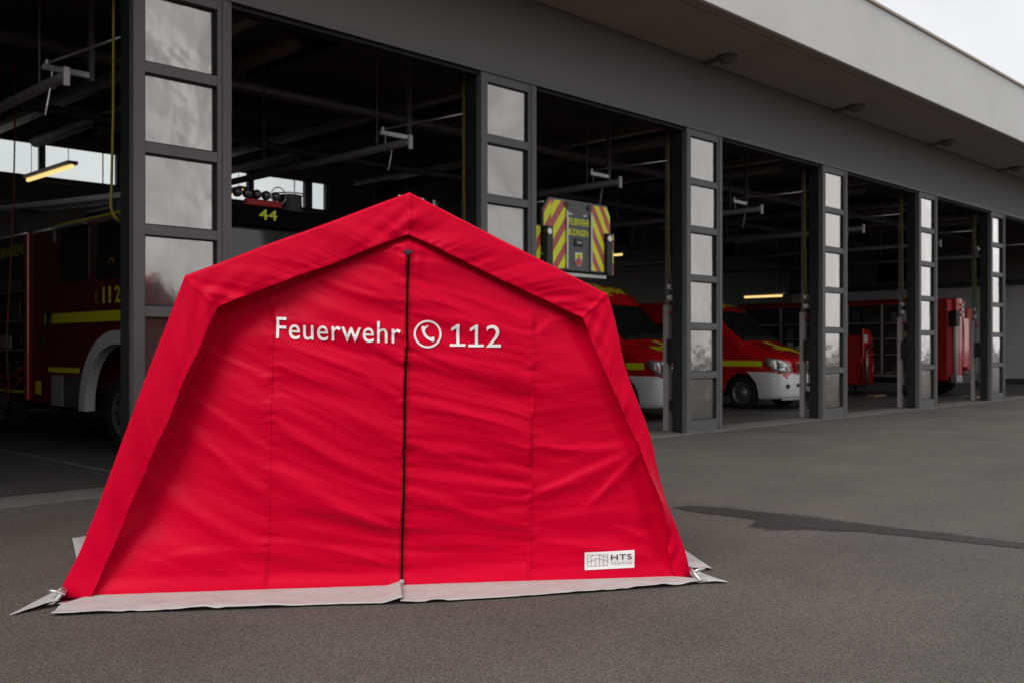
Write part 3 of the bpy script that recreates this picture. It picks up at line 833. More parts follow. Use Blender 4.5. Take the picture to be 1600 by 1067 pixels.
put_text('2', 'numeral', 'tent_white', TENT, on_panel(.537, .622, 1.343, 1.468), cx=8, cz=8)
def ring(cu, cz, r0, r1, n=64):
    P = np.zeros((3, n+1, 3))
    for i, r in enumerate((r0, (r0+r1)/2, r1)):
        t = np.linspace(0, 2*math.pi, n+1); u = cu + r*np.cos(t); z = cz + r*np.sin(t)
        P[i, :, 0] = u; P[i, :, 1] = panel_v(u, z) - .008; P[i, :, 2] = z+.012
    return MB().grid(P)
ring(.206, 1.417, .067, .078).build('phone_ring', 'tent_white', TENT, fix=False)
def handset():
    # curved receiver: crescent from upper left to lower right
    n = 22; cu, cz = .245, 1.447
    P = np.zeros((5, n, 3)); t = np.linspace(R(168), R(268), n)
    x = np.linspace(0, 1, n)
    end = np.maximum(np.exp(-((x-.07)/.12)**2), np.exp(-((x-.93)/.12)**2))
    w = .0072 + .0065*end
    for i, k in enumerate(np.linspace(-1, 1, 5)):
        r = .064 + w*k - .004*end
        u = cu + r*np.cos(t); z = cz + r*np.sin(t)
        P[i, :, 0] = u; P[i, :, 1] = panel_v(u, z) - .008; P[i, :, 2] = z+.012
    b = MB().grid(P)
    for (a0, b0, a1, b1) in ((.196,1.461,.203,1.453),(.203,1.466,.209,1.457),(.235,1.398,.243,1.392),(.231,1.391,.239,1.385)):
        d = Vector((a1-a0, b1-b0)).normalized(); nn = Vector((-d.y, d.x))*.0022
        q = [(a0-nn.x,b0-nn.y),(a1-nn.x,b1-nn.y),(a1+nn.x,b1+nn.y),(a0+nn.x,b0+nn.y)]
        b.add([(p, float(panel_v(p, r_))-.008, r_+.012) for p, r_ in q], [(0,1,2,3)])
    b.build('phone_handset', 'tent_white', TENT, fix=False)
handset()

# maker's patch: white with a drawn tent frame and lettering
def patch():
    n = 24; us = np.linspace(1.112, 1.406, n); P = np.zeros((8, n, 3))
    def f(a, c, off):
        u = 1.112 + .294*a; z = .060 + .102*c + .006*a
        return (u, float(panel_v(u, z)) - off, z+.012)
    for i in range(8):
        for j in range(n): P[i, j] = f(j/(n-1), i/7, .0045)
    p = MB().grid(P).build('maker_patch', 'tent_white', TENT, fix=False, smooth=True)
    b = MB()
    def seg(a0, c0, a1, c1, w=.0016):
        ua, za, ub, zb = a0*.294, c0*.102, a1*.294, c1*.102
        d = Vector((ub-ua, zb-za)); L = d.length; d /= L; nx_, nz_ = -d.y*w/2, d.x*w/2
        m = max(2, int(L/.012)+1); A = []; B = []
        for k in range(m):
            t = k/(m-1); u = ua+(ub-ua)*t; z = za+(zb-za)*t
            A.append(f((u-nx_)/.294, (z-nz_)/.102, .0075)); B.append(f((u+nx_)/.294, (z+nz_)/.102, .0075))
        b.grid(np.array([A, B]))
    x0, x1, y0, y1 = .05, .45, .20, .84
    for s_ in ((x0,y0,x1,y0),(x1,y0,x1,y1),(x1,y1,x0,y1),(x0,y1,x0,y0),
               (x0,.62,.17,.84),(.17,.84,.25,.84),(.25,.84,x1,.70),(x0,.42,.13,.52),(.13,.52,.25,.64),(.25,.64,x1,.46),
               (.13,.20,.13,.70),(.21,.20,.21,.60),(.29,.20,.29,.80),(.37,.20,.37,.76)):
        seg(*s_)
    b.build('patch_drawing', 'tent_ink', p, fix=False)
    put_text('HTS', 'patch_lettering', 'tent_ink', p, lambda a, c: f(.52+.42*a, .50+.32*c, .0078), bold=.006, cx=8, spacing=1.1)
    put_text('TENTIQ', 'patch_lettering', 'tent_ink_light', p, lambda a, c: f(.52+.42*a, .20+.16*c, .0078), cx=8, spacing=1.2)
patch()

# grey ground skirt
def skirt(name, us, inner, outer, amp, seed, y_inner=None):
    n = len(us); NC = 14; P = np.zeros((NC, n, 3))
    for j, c in enumerate(np.linspace(0, 1, NC)):
        P[j, :, 0] = us*1.0
        yi, yo = inner(us), outer(us) + .012*(vnoise(us*3, seed, 60)-.5)
        P[j, :, 1] = yi*(1-c) + yo*c
        lift = (vnoise(us*2.6, c*1.4, seed)-.42)*amp + (vnoise(us*8+c*3, c*2, seed+1)-.45)*amp*.55 + (vnoise(us*19-c*4, c*3, seed+2)-.5)*amp*.25
        P[j, :, 2] = .014*(1-c)**2.2 + .008 + np.clip(lift, 0, 1)*(c*(1.15-.5*c)) + .004*c
    return P
def ov(u): return np.interp(u, [-1.72,-1.34,-1.02,-.37,.06,.30,1.01,1.55,1.76], [-.335,-.325,-.335,-.322,-.335,-.335,-.245,-.175,-.125])
def iv(u): return np.interp(u, [-1.70,-1.60,1.62,1.78], [-.16,.02,.02,-.08])
us = np.concatenate([np.linspace(-1.705, -1.55, 14), np.linspace(-1.54, .055, 120)])
P = skirt('s', us, iv, ov, .046, 61); k = P[:, :, 0] > -.02; P[:, :, 2] += np.where(k, (P[:, :, 0]+.02)/.075*.022, 0)
MB().grid(P).build('ground_skirt', 'skirt_grey', TENT, smooth=True, fix=False, solid=.003)
us = np.concatenate([np.linspace(.045, 1.60, 120), np.linspace(1.61, 1.78, 14)])
P = skirt('s', us, iv, ov, .042, 71)
MB().grid(P).build('ground_skirt', 'skirt_grey', TENT, smooth=True, fix=False, solid=.003)
def flap(name, quad, n=16, amp=.02, seed=3):
    """quad: four (x, y, z) corners; slightly crumpled cloth"""
    A, B, C, D = [np.array(q, float) for q in quad]; P = np.zeros((n, n, 3))
    for i in range(n):
        for j in range(n):
            s, t = i/(n-1), j/(n-1); p = (A*(1-s)+B*s)*(1-t) + (D*(1-s)+C*s)*t
            p[2] += amp*float(vnoise(s*2.3+seed, t*2.1, seed)-.4)*math.sin(math.pi*min(1, .15+s*.85))*.8
            p[2] = max(p[2], .006); P[i, j] = p
    MB().grid(P).build(name, 'skirt_grey', TENT, smooth=True, fix=False, solid=.003)
flap('corner_flap', [(-1.915,-.300,.008),(-1.73,-.13,.03),(-1.72,.02,.06),(-1.82,.20,.02)], seed=4, amp=.03)
flap('corner_flap', [(1.925,-.125,.008),(1.74,-.115,.010),(1.73,.02,.05),(1.795,.11,.03)], seed=8, amp=.015)
flap('side_skirt', [(-1.74,.20,.05),(-1.80,.22,.01),(-1.82,1.00,.008),(-1.74,1.05,.05)], seed=5)
flap('side_skirt', [(-1.74,1.12,.05),(-1.955,1.00,.008),(-2.19,1.72,.02),(-1.74,2.2,.05)], seed=6, amp=.04)
flap('side_skirt', [(-1.74,2.25,.05),(-1.98,2.1,.01),(-1.98,3.1,.01),(-1.74,3.15,.05)], seed=7)
flap('side_skirt', [(1.74,.14,.05),(1.95,.22,.01),(1.97,3.0,.008),(1.74,3.1,.05)], seed=9)
# steel feet at the front corners
def foot(x, y, sx):
    b = MB()
    b.box(x-.035, x+.035, y-.03, y+.03, .006, .014)
    b.tube([(x-.015*sx, y+.03, .075), (x-.01*sx, y-.005, .060), (x+.004*sx, y-.03, .040), (x+.02*sx, y-.05, .018), (x+.055*sx, y-.055, .014)], .011, 8)
    b.tube([(x-.03*sx, y-.01, .052), (x+.02*sx, y-.015, .072), (x+.06*sx, y-.01, .080)], .009, 8)
    b.build('steel_foot', 'bracket_steel', TENT, smooth=True)
foot(-1.735, -.085, -1); foot(1.745, -.055, 1)

# ------------------------------------------------------------------ vehicles
def wheel(parent, x, y, r, w, side, rim_r, rim='rim_grey', holes=9):
    """side -1: outer face looks to -x"""
    t = MB(); prof = [(rim_r,-w/2+.02),(r*.86,-w/2),(r*.96,-w/2+.03),(r,-w/2+.06),(r,w/2-.06),(r*.96,w/2-.03),(r*.86,w/2),(rim_r,w/2-.02)]
    t.lathe(prof, (x,y,r), (1,0,0), 40)
    wh = t.build('wheel', 'rubber', parent, smooth=True)
    s = side; b = MB()
    b.lathe([(rim_r+.004,s*(w/2-.012)),(rim_r-.012,s*(w/2-.01)),(rim_r-.03,s*(w/2-.06)),(rim_r*.62,s*(w/2-.045)),(rim_r*.40,s*(w/2-.03)),(rim_r*.30,s*(w/2+.0)),(0,s*(w/2+.005))], (x,y,r), (1,0,0), 40)
    b.build('rim', rim, wh, smooth=True)
    h = MB()
    for i in range(holes):
        a = 2*math.pi*i/holes; c = Vector((x+s*(w/2-.050), y+math.cos(a)*rim_r*.73, r+math.sin(a)*rim_r*.73))
        h.cyl(c, c+Vector((s*.012,0,0)), rim_r*.10, n=10)
    tag(h.build('rim_holes', 'black_plastic', wh), kind='stuff')
    return wh

def make_van(name, label, loc, roof, hood_text, facets):
    V = thing(name, label, 'van', loc, 0, 'red fire brigade vans in the hall')
    H = roof
    # y, half width, top z, half width at the roof edge, belt z, corner drop
    ST = np.array([
        (0.00,.70,1.05,.60,.92,.05),(0.05,.80,1.11,.68,.95,.06),(0.14,.89,1.165,.76,.98,.08),(0.28,.945,1.225,.81,1.03,.09),(0.50,.98,1.30,.84,1.09,.10),
        (0.80,.995,1.40,.86,1.18,.10),(1.00,.998,1.48,.86,1.22,.10),(1.10,.998,1.56,.87,1.25,.10),(1.45,.998,1.83,.845,1.26,.11),(1.80,.998,2.17,.815,1.27,.12),
        (2.00,.998,2.17+(H-2.17)*.45,.805,1.27,.14),(2.3,.998,2.17+(H-2.17)*.80,.80,1.27,.15),(2.9,.998,H,.80,1.27,.16),(4.6,.995,H,.80,1.27,.16),(5.70,.985,H-.03,.79,1.27,.15),(5.86,.93,H-.10,.75,1.25,.13)])
    WY = (.98, 4.62); AR = .44
    def zb(y):
        z = .36
        for w in WY:
            d = abs(y-w)
            if d < AR: z = max(z, .36 + math.sqrt(AR*AR-d*d)*.98)
        return z
    def sec(y):
        return [np.interp(y, ST[:,0], ST[:,k]) for k in range(1, 6)]
    def section(y):
        w, zt, wt, zbelt, rz = sec(y); b0 = zb(y); b1 = max(b0+.02, min(b0+.12, zbelt-.12))
        zsh = zt-rz; zbelt = min(zbelt, zsh-.02)
        pts = [(w-.025,b0),(w,b1),(w+.004,(b1+zbelt)/2),(w-.012,zbelt),(w-.02+(wt-w+.02)*.5,(zbelt+zsh)/2),(wt,zsh),(wt-.04,zt-rz*.45),(wt-.11,zt-rz*.12),(wt*.55,zt),(0,zt+.012)]
        return pts
    ys = sorted(set(list(ST[:,0]) + [w+AR*math.cos(t) for w in WY for t in np.linspace(0, math.pi, 15)] + list(np.linspace(.05,5.8,26))))
    rows = []
    for y in ys:
        p = section(y); rows.append([(-a, y, z) for a, z in p] + [(a, y, z) for a, z in p[-2::-1]])
    P = np.array(rows); b = MB(); b.grid(P); n = P.shape[1]
    k = len(b.v); b.add([(0,0.0,.75)], []); b.f += [(k, j+1, j) for j in range(n-1)]
    last = (len(ys)-1)*n; b.f.append(tuple(last+j for j in range(n)))
    body = b.build('body', 'red_paint', V, smooth=True); 
    m_ = body.modifiers.new('sub', 'EDGE_SPLIT'); m_.split_angle = R(32)
    def topz(x, y):
        p = section(y); ax = abs(x); xs = [q[0] for q in p][::-1]; zs = [q[1] for q in p][::-1]
        return float(np.interp(ax, xs, zs))
    def sidex(z, y):
        p = section(y)[:6]; return float(np.interp(z, [q[1] for q in p], [q[0] for q in p]))
    # windscreen
    NY = 12; g = np.zeros((NY, 21, 3))
    for i, y in enumerate(np.linspace(1.085, 1.82, NY)):
        wt = sec(y)[2]-.075
        for j, a in enumerate(np.linspace(-1, 1, 21)):
            x = a*wt; g[i, j] = (x, y-.006, topz(x, y)+.010)
    MB().grid(g).build('windscreen', 'glass_dark', V, smooth=True)
    # cowl and wipers
    c = MB(); c.grid(np.array([[(x, y, topz(x,y)+.012) for x in np.linspace(-.80,.80,15)] for y in (1.03,1.085)])); c.build('cowl', 'black_plastic', V)
    for x0 in (-.62, .05):
        c = MB(); c.tube([(x0+.6*t_, 1.10+.03*math.sin(t_*3), topz(x0+.6*t_, 1.10+.03*math.sin(t_*3))+.025) for t_ in np.linspace(0,1,7)], .010, 6); c.build('wiper', 'black_plastic', V)
    # side glass on both flanks
    for s in (-1, 1):
        for poly in ([(1.42,1.32),(2.28,1.30),(2.28,1.92),(1.86,1.93)],[(2.42,1.33),(3.55,1.33),(3.55,1.93),(2.42,1.93)],[(3.68,1.33),(5.4,1.33),(5.4,1.93),(3.68,1.93)]):
            q = MB(); A = np.array(poly); NQ = 8; g = np.zeros((NQ, NQ, 3))
            for i in range(NQ):
                for j in range(NQ):
                    u, t = i/(NQ-1), j/(NQ-1); p = (A[0]*(1-u)+A[1]*u)*(1-t)+(A[3]*(1-u)+A[2]*u)*t
                    g[i, j] = (s*(sidex(p[1], p[0])+.006), p[0], p[1])
            q.grid(g).build('side_window', 'glass_dark', V, smooth=True)
        g = np.array([[(s*(sidex(z, y)+.005), y, z) for z in (.945,1.0,1.07)] for y in np.linspace(.46,5.5,30)])
        MB().grid(g).build('yellow_stripe', 'yellow_reflective', V, smooth=True)
        q = MB(); g = np.array([[(s*(sidex(z, y)+.005), y, z) for z in (.84,.90,.962)] for y in np.linspace(1.62,2.3,6)]); q.grid(g); q.build('side_marking', 'yellow_reflective', V)
        q = MB(); q.box(s*.99 if s > 0 else -1.20, 1.20 if s > 0 else -.99, 1.50,1.62, 1.32,1.62); q.build('mirror', 'black_plastic', V, bevel=.03, seg=3)
        q = MB(); q.box(min(s*1.0,s*1.03), max(s*1.0,s*1.03), 2.12,2.30,1.12,1.16); q.build('door_handle','black_plastic',V,bevel=.008)
    # diagonal stripe over bonnet and roof edge: dark band and yellow band
    def deck(path, w0, off, name, m):
        g = []
        for x, y in path: g.append([(x+k*w0, y, topz(x+k*w0, y)+off) for k in (-.5,-.17,.17,.5)])
        MB().grid(np.array(g)).build(name, m, V, smooth=True)
    deck([(.02+.42*t_, .98-.83*t_) for t_ in np.linspace(0,1,14)], .15, .008, 'bonnet_stripe', 'yellow_reflective')
    deck([(-.10+.42*t_, .98-.83*t_) for t_ in np.linspace(0,1,14)], .055, .008, 'bonnet_stripe', 'cage_grey')
    deck([(-.30+.24*t_, 2.75-.78*t_) for t_ in np.linspace(0,1,10)], .12, .008, 'roof_stripe', 'yellow_reflective')
    deck([(-.42+.24*t_, 2.75-.78*t_) for t_ in np.linspace(0,1,10)], .08, .008, 'roof_stripe', 'cage_grey')
    def on_deck(x0, x1, y0, y1):
        return lambda a, c_: (x0+(x1-x0)*a, y0+(y1-y0)*c_, topz(x0+(x1-x0)*a, y0+(y1-y0)*c_)+.022)
    put_text('FEUERWEHR', 'bonnet_lettering', 'yellow_reflective', V, on_deck(-.55,.55,.42,.66) if hood_text else on_deck(-.30,.50,.40,.62), bold=.02, cx=16, cz=3)
    put_text('FEUERWEHR', 'roof_lettering', 'yellow_reflective', V, on_deck(-.62,.55,2.02,2.22), bold=.02, cx=16, cz=3)
    # bumper
    plan = [(-1.005,.56),(-1.005,.42),(-.985,.28),(-.93,.14),(-.83,.035),(-.66,-.03),(-.4,-.065),(-.2,-.075),(0,-.078)]
    plan = plan + [(-a, c_) for a, c_ in plan[-2::-1]]
    prof = [(.24,.10),(.27,.03),(.34,.0),(.56,.0),(.66,.012),(.74,.028),(.795,.055),(.80,.12)]
    g = np.zeros((len(prof), len(plan), 3))
    for i, (z, inn) in enumerate(prof):
        for j, (x, y) in enumerate(plan):
            f_ = 1.012-inn*.35
            yr = .97-math.sqrt(max(.02, .44**2-max(0, z-.355)**2)); y = y if y < .14 else .14+(y-.14)*(yr-.14)/.42
            g[i, j] = (x*f_, y+inn*(1 if abs(x) < .98 else .2), z + (.03*(abs(x)/1.0)**2 if z > .7 else 0))
    MB().grid(g).build('bumper', 'white_paint', V, smooth=True)
    q = MB(); g2 = g[:2].copy(); g2[0] = g2[1]+np.array((0,.0,-.055)); g2[1] = g2[1]+np.array((0,.0,-.004)); g2 = g2[:, 4:-4]; q.grid(g2); q.build('front_lip', 'grey_paint', V, smooth=True)
    q = MB(); q.box(-.42,.42,-.088,-.06,.50,.575); q.build('lower_grille', 'black_plastic', V, bevel=.012)
    q = MB(); q.box(-.26,.26,-.096,-.08,.36,.47); pl_ = q.build('number_plate', 'white_plastic', V, bevel=.003)
    for s in (-1, 1):
        q = MB(); q.cyl((s*.72,-.03,.52),(s*.70,.01,.52),.05,n=14); q.build('fog_lamp', 'black_gloss', V)
    # grille with slats
    q = MB(); q.prism([(-.40,.80),(.40,.80),(.47,1.04),(-.47,1.04)], lambda p, r_, t_: (p, t_, r_), -.075, .02); gr = q.build('grille', 'red_paint', V, bevel=.012)
    q = MB(); q.prism([(-.36,.83),(.36,.83),(.42,1.005),(-.42,1.005)], lambda p, r_, t_: (p, t_, r_), -.085, -.077); q.build('grille_mesh', 'black_plastic', gr)
    for z in (.875,.915,.955):
        q = MB(); q.box(-.37,.37,-.102,-.087,z-.008,z+.008); q.build('grille_slat', 'black_gloss', gr, bevel=.003)
    q = MB()
    q.lathe([(.072,-.012),(.086,-.012),(.086,.0),(.072,.0),(.072,-.012)], (0,-.104,.915), (0,1,0), 28)
    q.build('emblem_ring', 'galvanised', gr)
    q = MB(); c0 = Vector((0,-.070,.915)); pts = []
    for i in range(6):
        a = R(90)+i*math.pi/3; r_ = .074 if i % 2 == 0 else .013; pts.append((r_*math.cos(a), r_*math.sin(a)))
    q.prism(pts, lambda p, r_, t_: (p, t_, .915+r_), -.116, -.106); q.build('emblem_star', 'galvanised', gr)
    # headlamps: wrap round the corner
    for s in (-1, 1):
        lp = [(-.50,-.005),(-.62,.005),(-.74,.035),(-.84,.085),(-.91,.16),(-.955,.27),(-.975,.40)]
        lo = [.835,.82,.81,.82,.85,.92,1.03]; hi = [.92,1.0,1.06,1.095,1.115,1.125,1.125]
        rows = []
        for t_ in np.linspace(0, 1, 6):
            rows.append([(-s*x*(-1) if False else s*abs(x)*1.012, y-.012+.02*(t_**2), l+(h_-l)*t_) for (x, y), l, h_ in zip(lp, lo, hi)])
        hl = MB().grid(np.array(rows)).build('headlamp', 'lens_clear', V, smooth=True, solid=.01)
        for x, y, z, r_ in ((.69,.025,.91,.058),(.83,.085,.975,.066)):
            q = MB(); q.lathe([(r_,0),(r_*.9,-.02),(r_*.5,-.028),(0,-.03)], (s*x*1.02, y-.018, z), (-s*.35,1,0), 18); q.build('lamp_lens', 'white_plastic', hl, smooth=True)
        q = MB(); q.add([(s*.865,.075,.84),(s*.93,.17,.875),(s*.985,.40,1.015),(s*.985,.41,1.06),(s*.945,.20,.99)], [(0,1,2,3,4)]); q.build('indicator','black_gloss',hl)
    # wheels and dark wheel housings, floor
    for y in WY:
        for s in (-1, 1):
            wheel(V, s*.86, y, .355, .24, s, .235)
    q = MB(); q.box(-.86,.86,.35,5.6,.28,.42); q.box(-.72,.72,.5,1.5,.42,.95); q.box(-.72,.72,4.1,5.1,.42,.95); q.build('chassis','black_plastic',V)
    return V
VAN_A = make_van('fire_van', 'red van with higher roof and white bumper, half hidden by the tent\'s right edge', (10.74,1.72,.006), 2.72, True, 0)
VAN_B = make_van('fire_van', 'red low-roofed van with white bumper and visible steel front wheel, right of the tent', (15.24,1.88,.006), 2.45, False, 0)

# fire engine, seen from its side through the leftmost bay and from the front above the tent
FE = thing('fire_engine', 'large red fire engine numbered 44 standing in the hall at the left', 'fire engine', (1.74, 2.2, .006))
hw = 1.25
cabp = [(0.12,.55),(.02,.9),(.0,1.7),(.05,1.9),(.22,2.86),(.30,2.98),(.55,3.12),(4.55,3.12),(4.55,.5),(2.75,.5),(2.62,.9),(2.35,1.3),(2.0,1.5),(1.5,1.56),(1.0,1.5),(.7,1.3),(.5,.9),(.42,.55)]
b = MB(); b.prism(cabp, lambda p, q, t: (t, p, q), -hw, hw); b.build('cab', 'red_paint_shaded', FE, bevel=.05, seg=3)
b = MB(); b.box(-hw, hw, 4.62, 7.3, .75, 3.12); b.build('body', 'red_paint_shaded', FE, bevel=.03)
b = MB(); b.box(-1.05,1.05,.5,7.2,.42,.80); b.build('chassis', 'black_plastic', FE)
b = MB(); b.prism([(.018,1.92),(.222,2.90),(.222,2.90)][:2]+[(.20,2.90),(-.004,1.92)], lambda p, q, t: (t, p, q), -1.12, 1.12); b.build('windscreen', 'glass_screen', FE, bevel=.004)
b = MB(); b.prism([(.185,2.905),(.28,3.0),(.46,3.13),(.44,3.15),(.24,3.03),(.16,2.91)], lambda p, q, t: (t, p, q), -1.22, 1.22); b.build('visor', 'black_gloss', FE, bevel=.006)
b = MB(); b.box(-1.2,1.2,.12,.20,2.91,3.17); b.build('sign_board', 'board_black', FE, bevel=.02)
put_text('44', 'number', 'yellow_reflective', FE, lambda a, c: (-.02+.27*a, .114, 3.01+.135*c), bold=.01)
b = MB(); b.box(-.18,.34,.14,.22,3.185,3.27); b.build('red_light', 'lens_red', FE, bevel=.01)
for i, x in enumerate((-.42,-.28,-.14,.0,.14,.28)):
    b = MB(); b.lathe([(.0,-.04),(.05,-.04),(.062,-.01),(.06,.03),(.03,.07),(0,.07)], (x,.20,3.34), (0,1,0), 18); b.build('spot_light', 'black_gloss' if i in (0,3) else 'equipment_dark', FE, smooth=True)
    b = MB(); b.lathe([(.046,-.042),(.03,-.052),(0,-.055)], (x,.20,3.34), (0,1,0), 18); b.build('spot_lens', 'glass_screen', FE, smooth=True)
b = MB(); b.tube([(.30+.11*math.cos(t), .16, 3.35+.11*math.sin(t)) for t in np.linspace(0, 2*math.pi, 25)], .008, 6); b.build('guard_ring', 'galvanised', FE, smooth=True)
b = MB(); b.lathe([(0,0),(.17,0),(.185,.03),(.185,.09),(.165,.10),(.16,.28),(.15,.29),(0,.29)], (.64,.42,3.13), (0,0,1), 24); b.build('blue_beacon', 'equipment_dark', FE, smooth=False)
b = MB(); b.tube([(.64+.20*math.cos(t), .42+.20*math.sin(t), 3.43) for t in np.linspace(0, 2*math.pi, 25)], .010, 6); b.build('beacon_guard', 'galvanised', FE, smooth=True)
b = MB(); b.box(-1.18,1.18,-.06,.05,.45,.92); b.build('bumper', 'grey_paint', FE, bevel=.04)
b = MB(); b.box(-.8,.8,-.012,.03,1.0,1.75); b.build('grille', 'black_plastic', FE, bevel=.01)
for s in (-1, 1):
    b = MB(); b.cyl((s*.98,-.07,.70),(s*.98,.0,.70),.11,n=18); b.build('headlamp', 'lens_clear', FE)
def side_poly(pts, name, m, off, th=.012, s=-1, bev=.0):
    b = MB(); a = s*(hw+off); b.prism(pts, lambda p, q, t: (t, p, q), a, a+s*th); return b.build(name, m, FE, bevel=bev)
for s in (-1, 1):
    side_poly([(2.40,2.28),(3.42,2.28),(3.42,3.02),(2.40,3.02)], 'rear_window', 'glass_dark', .001, s=s, bev=.004)
    side_poly([(.75,2.26),(2.16,2.26),(2.16,3.02),(1.0,3.02),(.85,2.9)], 'door_window', 'glass_dark', .001, s=s, bev=.004)
    side_poly([(1.05,1.70),(4.0,1.70),(4.0,1.84),(1.05,1.84)], 'yellow_stripe', 'yellow_reflective', .001, .005, s=s)
    side_poly([(2.75,1.00),(3.85,1.00),(3.85,1.07),(2.75,1.07)], 'step_stripe', 'yellow_reflective', .001, .005, s=s)
    side_poly([(.5,3.10),(3.6,3.10),(3.6,3.13),(.5,3.13)], 'roof_stripe', 'yellow_reflective', .001, .006, s=s)
    side_poly([(2.72,.52),(3.40,.52),(3.40,.96),(2.72,.96)], 'step_recess', 'cage_grey', .001, .006, s=s)
    side_poly([(3.30,.52),(3.70,.52),(3.70,.96),(3.30,.96)], 'step_panel', 'grey_paint', .008, .01, s=s)
    side_poly([(4.15,.66),(4.35,.66),(4.35,.86),(4.15,.86)], 'side_reflector', 'yellow_reflective', .001, .006, s=s)
    # fender over the front wheel
    arc = [(1.5+1.18*math.cos(t), .48+1.10*math.sin(t)**.9) for t in np.linspace(.0, math.pi, 22)]
    arc += [(1.5+.98*math.cos(t), .48+.92*math.sin(t)**.9) for t in np.linspace(math.pi, .0, 22)]
    side_poly(arc, 'fender', 'white_paint', -.10, .14, s=s)
    for z in (3.03,):
        b = MB(); b.tube([(s*(hw+.05), 2.38, z),(s*(hw+.06), 2.5, z+.03),(s*(hw+.06), 3.3, z+.03),(s*(hw+.05),3.42,z)], .018, 6); b.build('grab_rail', 'grey_paint', FE, smooth=True)
    b = MB(); b.tube([(s*(hw+.03),3.55,3.04),(s*(hw+.05),3.5,2.98),(s*(hw+.05),3.48,2.86)], .022, 6); b.build('hand_hold', 'grey_paint', FE, smooth=True)
    b = MB(); b.box(min(s*hw, s*(hw+.03)), max(s*hw, s*(hw+.03)), 3.72, 3.88, 1.66, 1.90); b.build('door_handle', 'black_plastic', FE, bevel=.01)
    b = MB(); b.box(min(s*hw, s*(hw+.03)), max(s*hw, s*(hw+.03)), 4.02, 4.14, 1.38, 1.46); b.build('latch', 'black_plastic', FE, bevel=.01)
    for y, r in ((1.5,.50),(5.9,.50)):
        wheel(FE, s*1.08, y, r, .30, s, .29)
    # open equipment bay behind the cab
    side_poly([(4.75,.80),(6.35,.80),(6.35,2.72),(4.75,2.72)], 'bay_opening', 'black_plastic', .001, .004, s=s)
    for z in (1.3, 1.75, 2.2):
        side_poly([(4.75,z),(6.35,z),(6.35,z+.035),(4.75,z+.035)], 'shelf', 'aluminium', .006, .02, s=s)
    for (y0, y1, z0, z1, m) in ((4.85,5.25,1.34,1.62,'equipment_dark'),(5.3,5.75,1.34,1.55,'grey_paint'),(4.9,5.3,1.79,2.05,'cage_grey'),(5.45,6.2,1.79,2.0,'equipment_dark'),(4.9,5.9,2.24,2.4,'cage_grey'),(5.0,5.6,.84,1.15,'equipment_dark')):
        b = MB(); b.box(min(s*(hw+.006),s*(hw+.04)), max(s*(hw+.006),s*(hw+.04)), y0,y1,z0,z1); b.build('stowed_equipment', m, FE, bevel=.015)
    for j in range(2):
        b = MB(); b.tube([(s*(hw+.05), 4.78+1.2*t, 1.05-.16*j-.18*math.sin(math.pi*min(1,t*1.0))) for t in np.linspace(0,1,12)], .022, 7); b.build('hose_loop', 'red_dull', FE, smooth=True)
    side_poly([(4.64,.66),(6.5,.66),(6.5,.70),(4.64,.70)], 'sill_stripe', 'yellow_reflective', .001, .02, s=s)
    b = MB(); b.box(min(s*(hw-.02),s*(hw+.05)), max(s*(hw-.02),s*(hw+.05)), 4.56,4.70,.56,3.10); b.build('corner_post','red_paint',FE,bevel=.02)
s = -1
for i_, ch_ in enumerate('112'):
    put_text(ch_, 'numeral', 'yellow_reflective', FE, lambda a, c: (-(hw+.008), 1.98-.19*i_-(.07 if ch_ == '1' else .16)*a, 1.94+.22*c), bold=.02)
put_text('(', 'phone_symbol', 'yellow_reflective', FE, lambda a, c: (-(hw+.008), 2.20-.05*a, 1.95+.16*c), bold=.02)
side_poly([(4.72,2.74),(6.5,2.74),(6.5,3.02),(4.72,3.02)], 'name_board', 'black_plastic', .001, .006)
put_text('BÜDINGEN', 'town_lettering', 'yellow_reflective', FE, lambda a, c: (-(hw+.010), 6.35-1.5*a, 2.77+.21*c), bold=.02)
b = MB(); b.box(-hw-.012, -hw-.004, 1.52, 1.86, 2.30, 2.46); b.tube([(-hw-.01,1.62,2.46),(-hw-.01,1.65,2.52),(-hw-.01,1.73,2.52),(-hw-.01,1.76,2.46)],.014,6); b.build('tool_case', 'helmet_tan', FE, bevel=.004)
# ladder lying on the roof
for dx in (-1.08, -.68):
    b = MB(); b.bar((dx, 1.3, 3.36), (dx, 6.6, 3.66), .035, .08); b.build('ladder_rail', 'aluminium', FE, bevel=.006)
for i in range(17):
    t = i/16; b = MB(); b.cyl((-1.07, 1.45+5.0*t, 3.37+.283*t), (-.69, 1.45+5.0*t, 3.37+.283*t), .016, n=8); b.build('ladder_rung', 'aluminium', FE)
for y_, z_ in ((5.6,3.58),(1.9,3.36)):
    b = MB(); b.box(-1.1,-.6,y_,y_+.1,3.10,z_); b.build('ladder_rest','equipment_dark',FE)

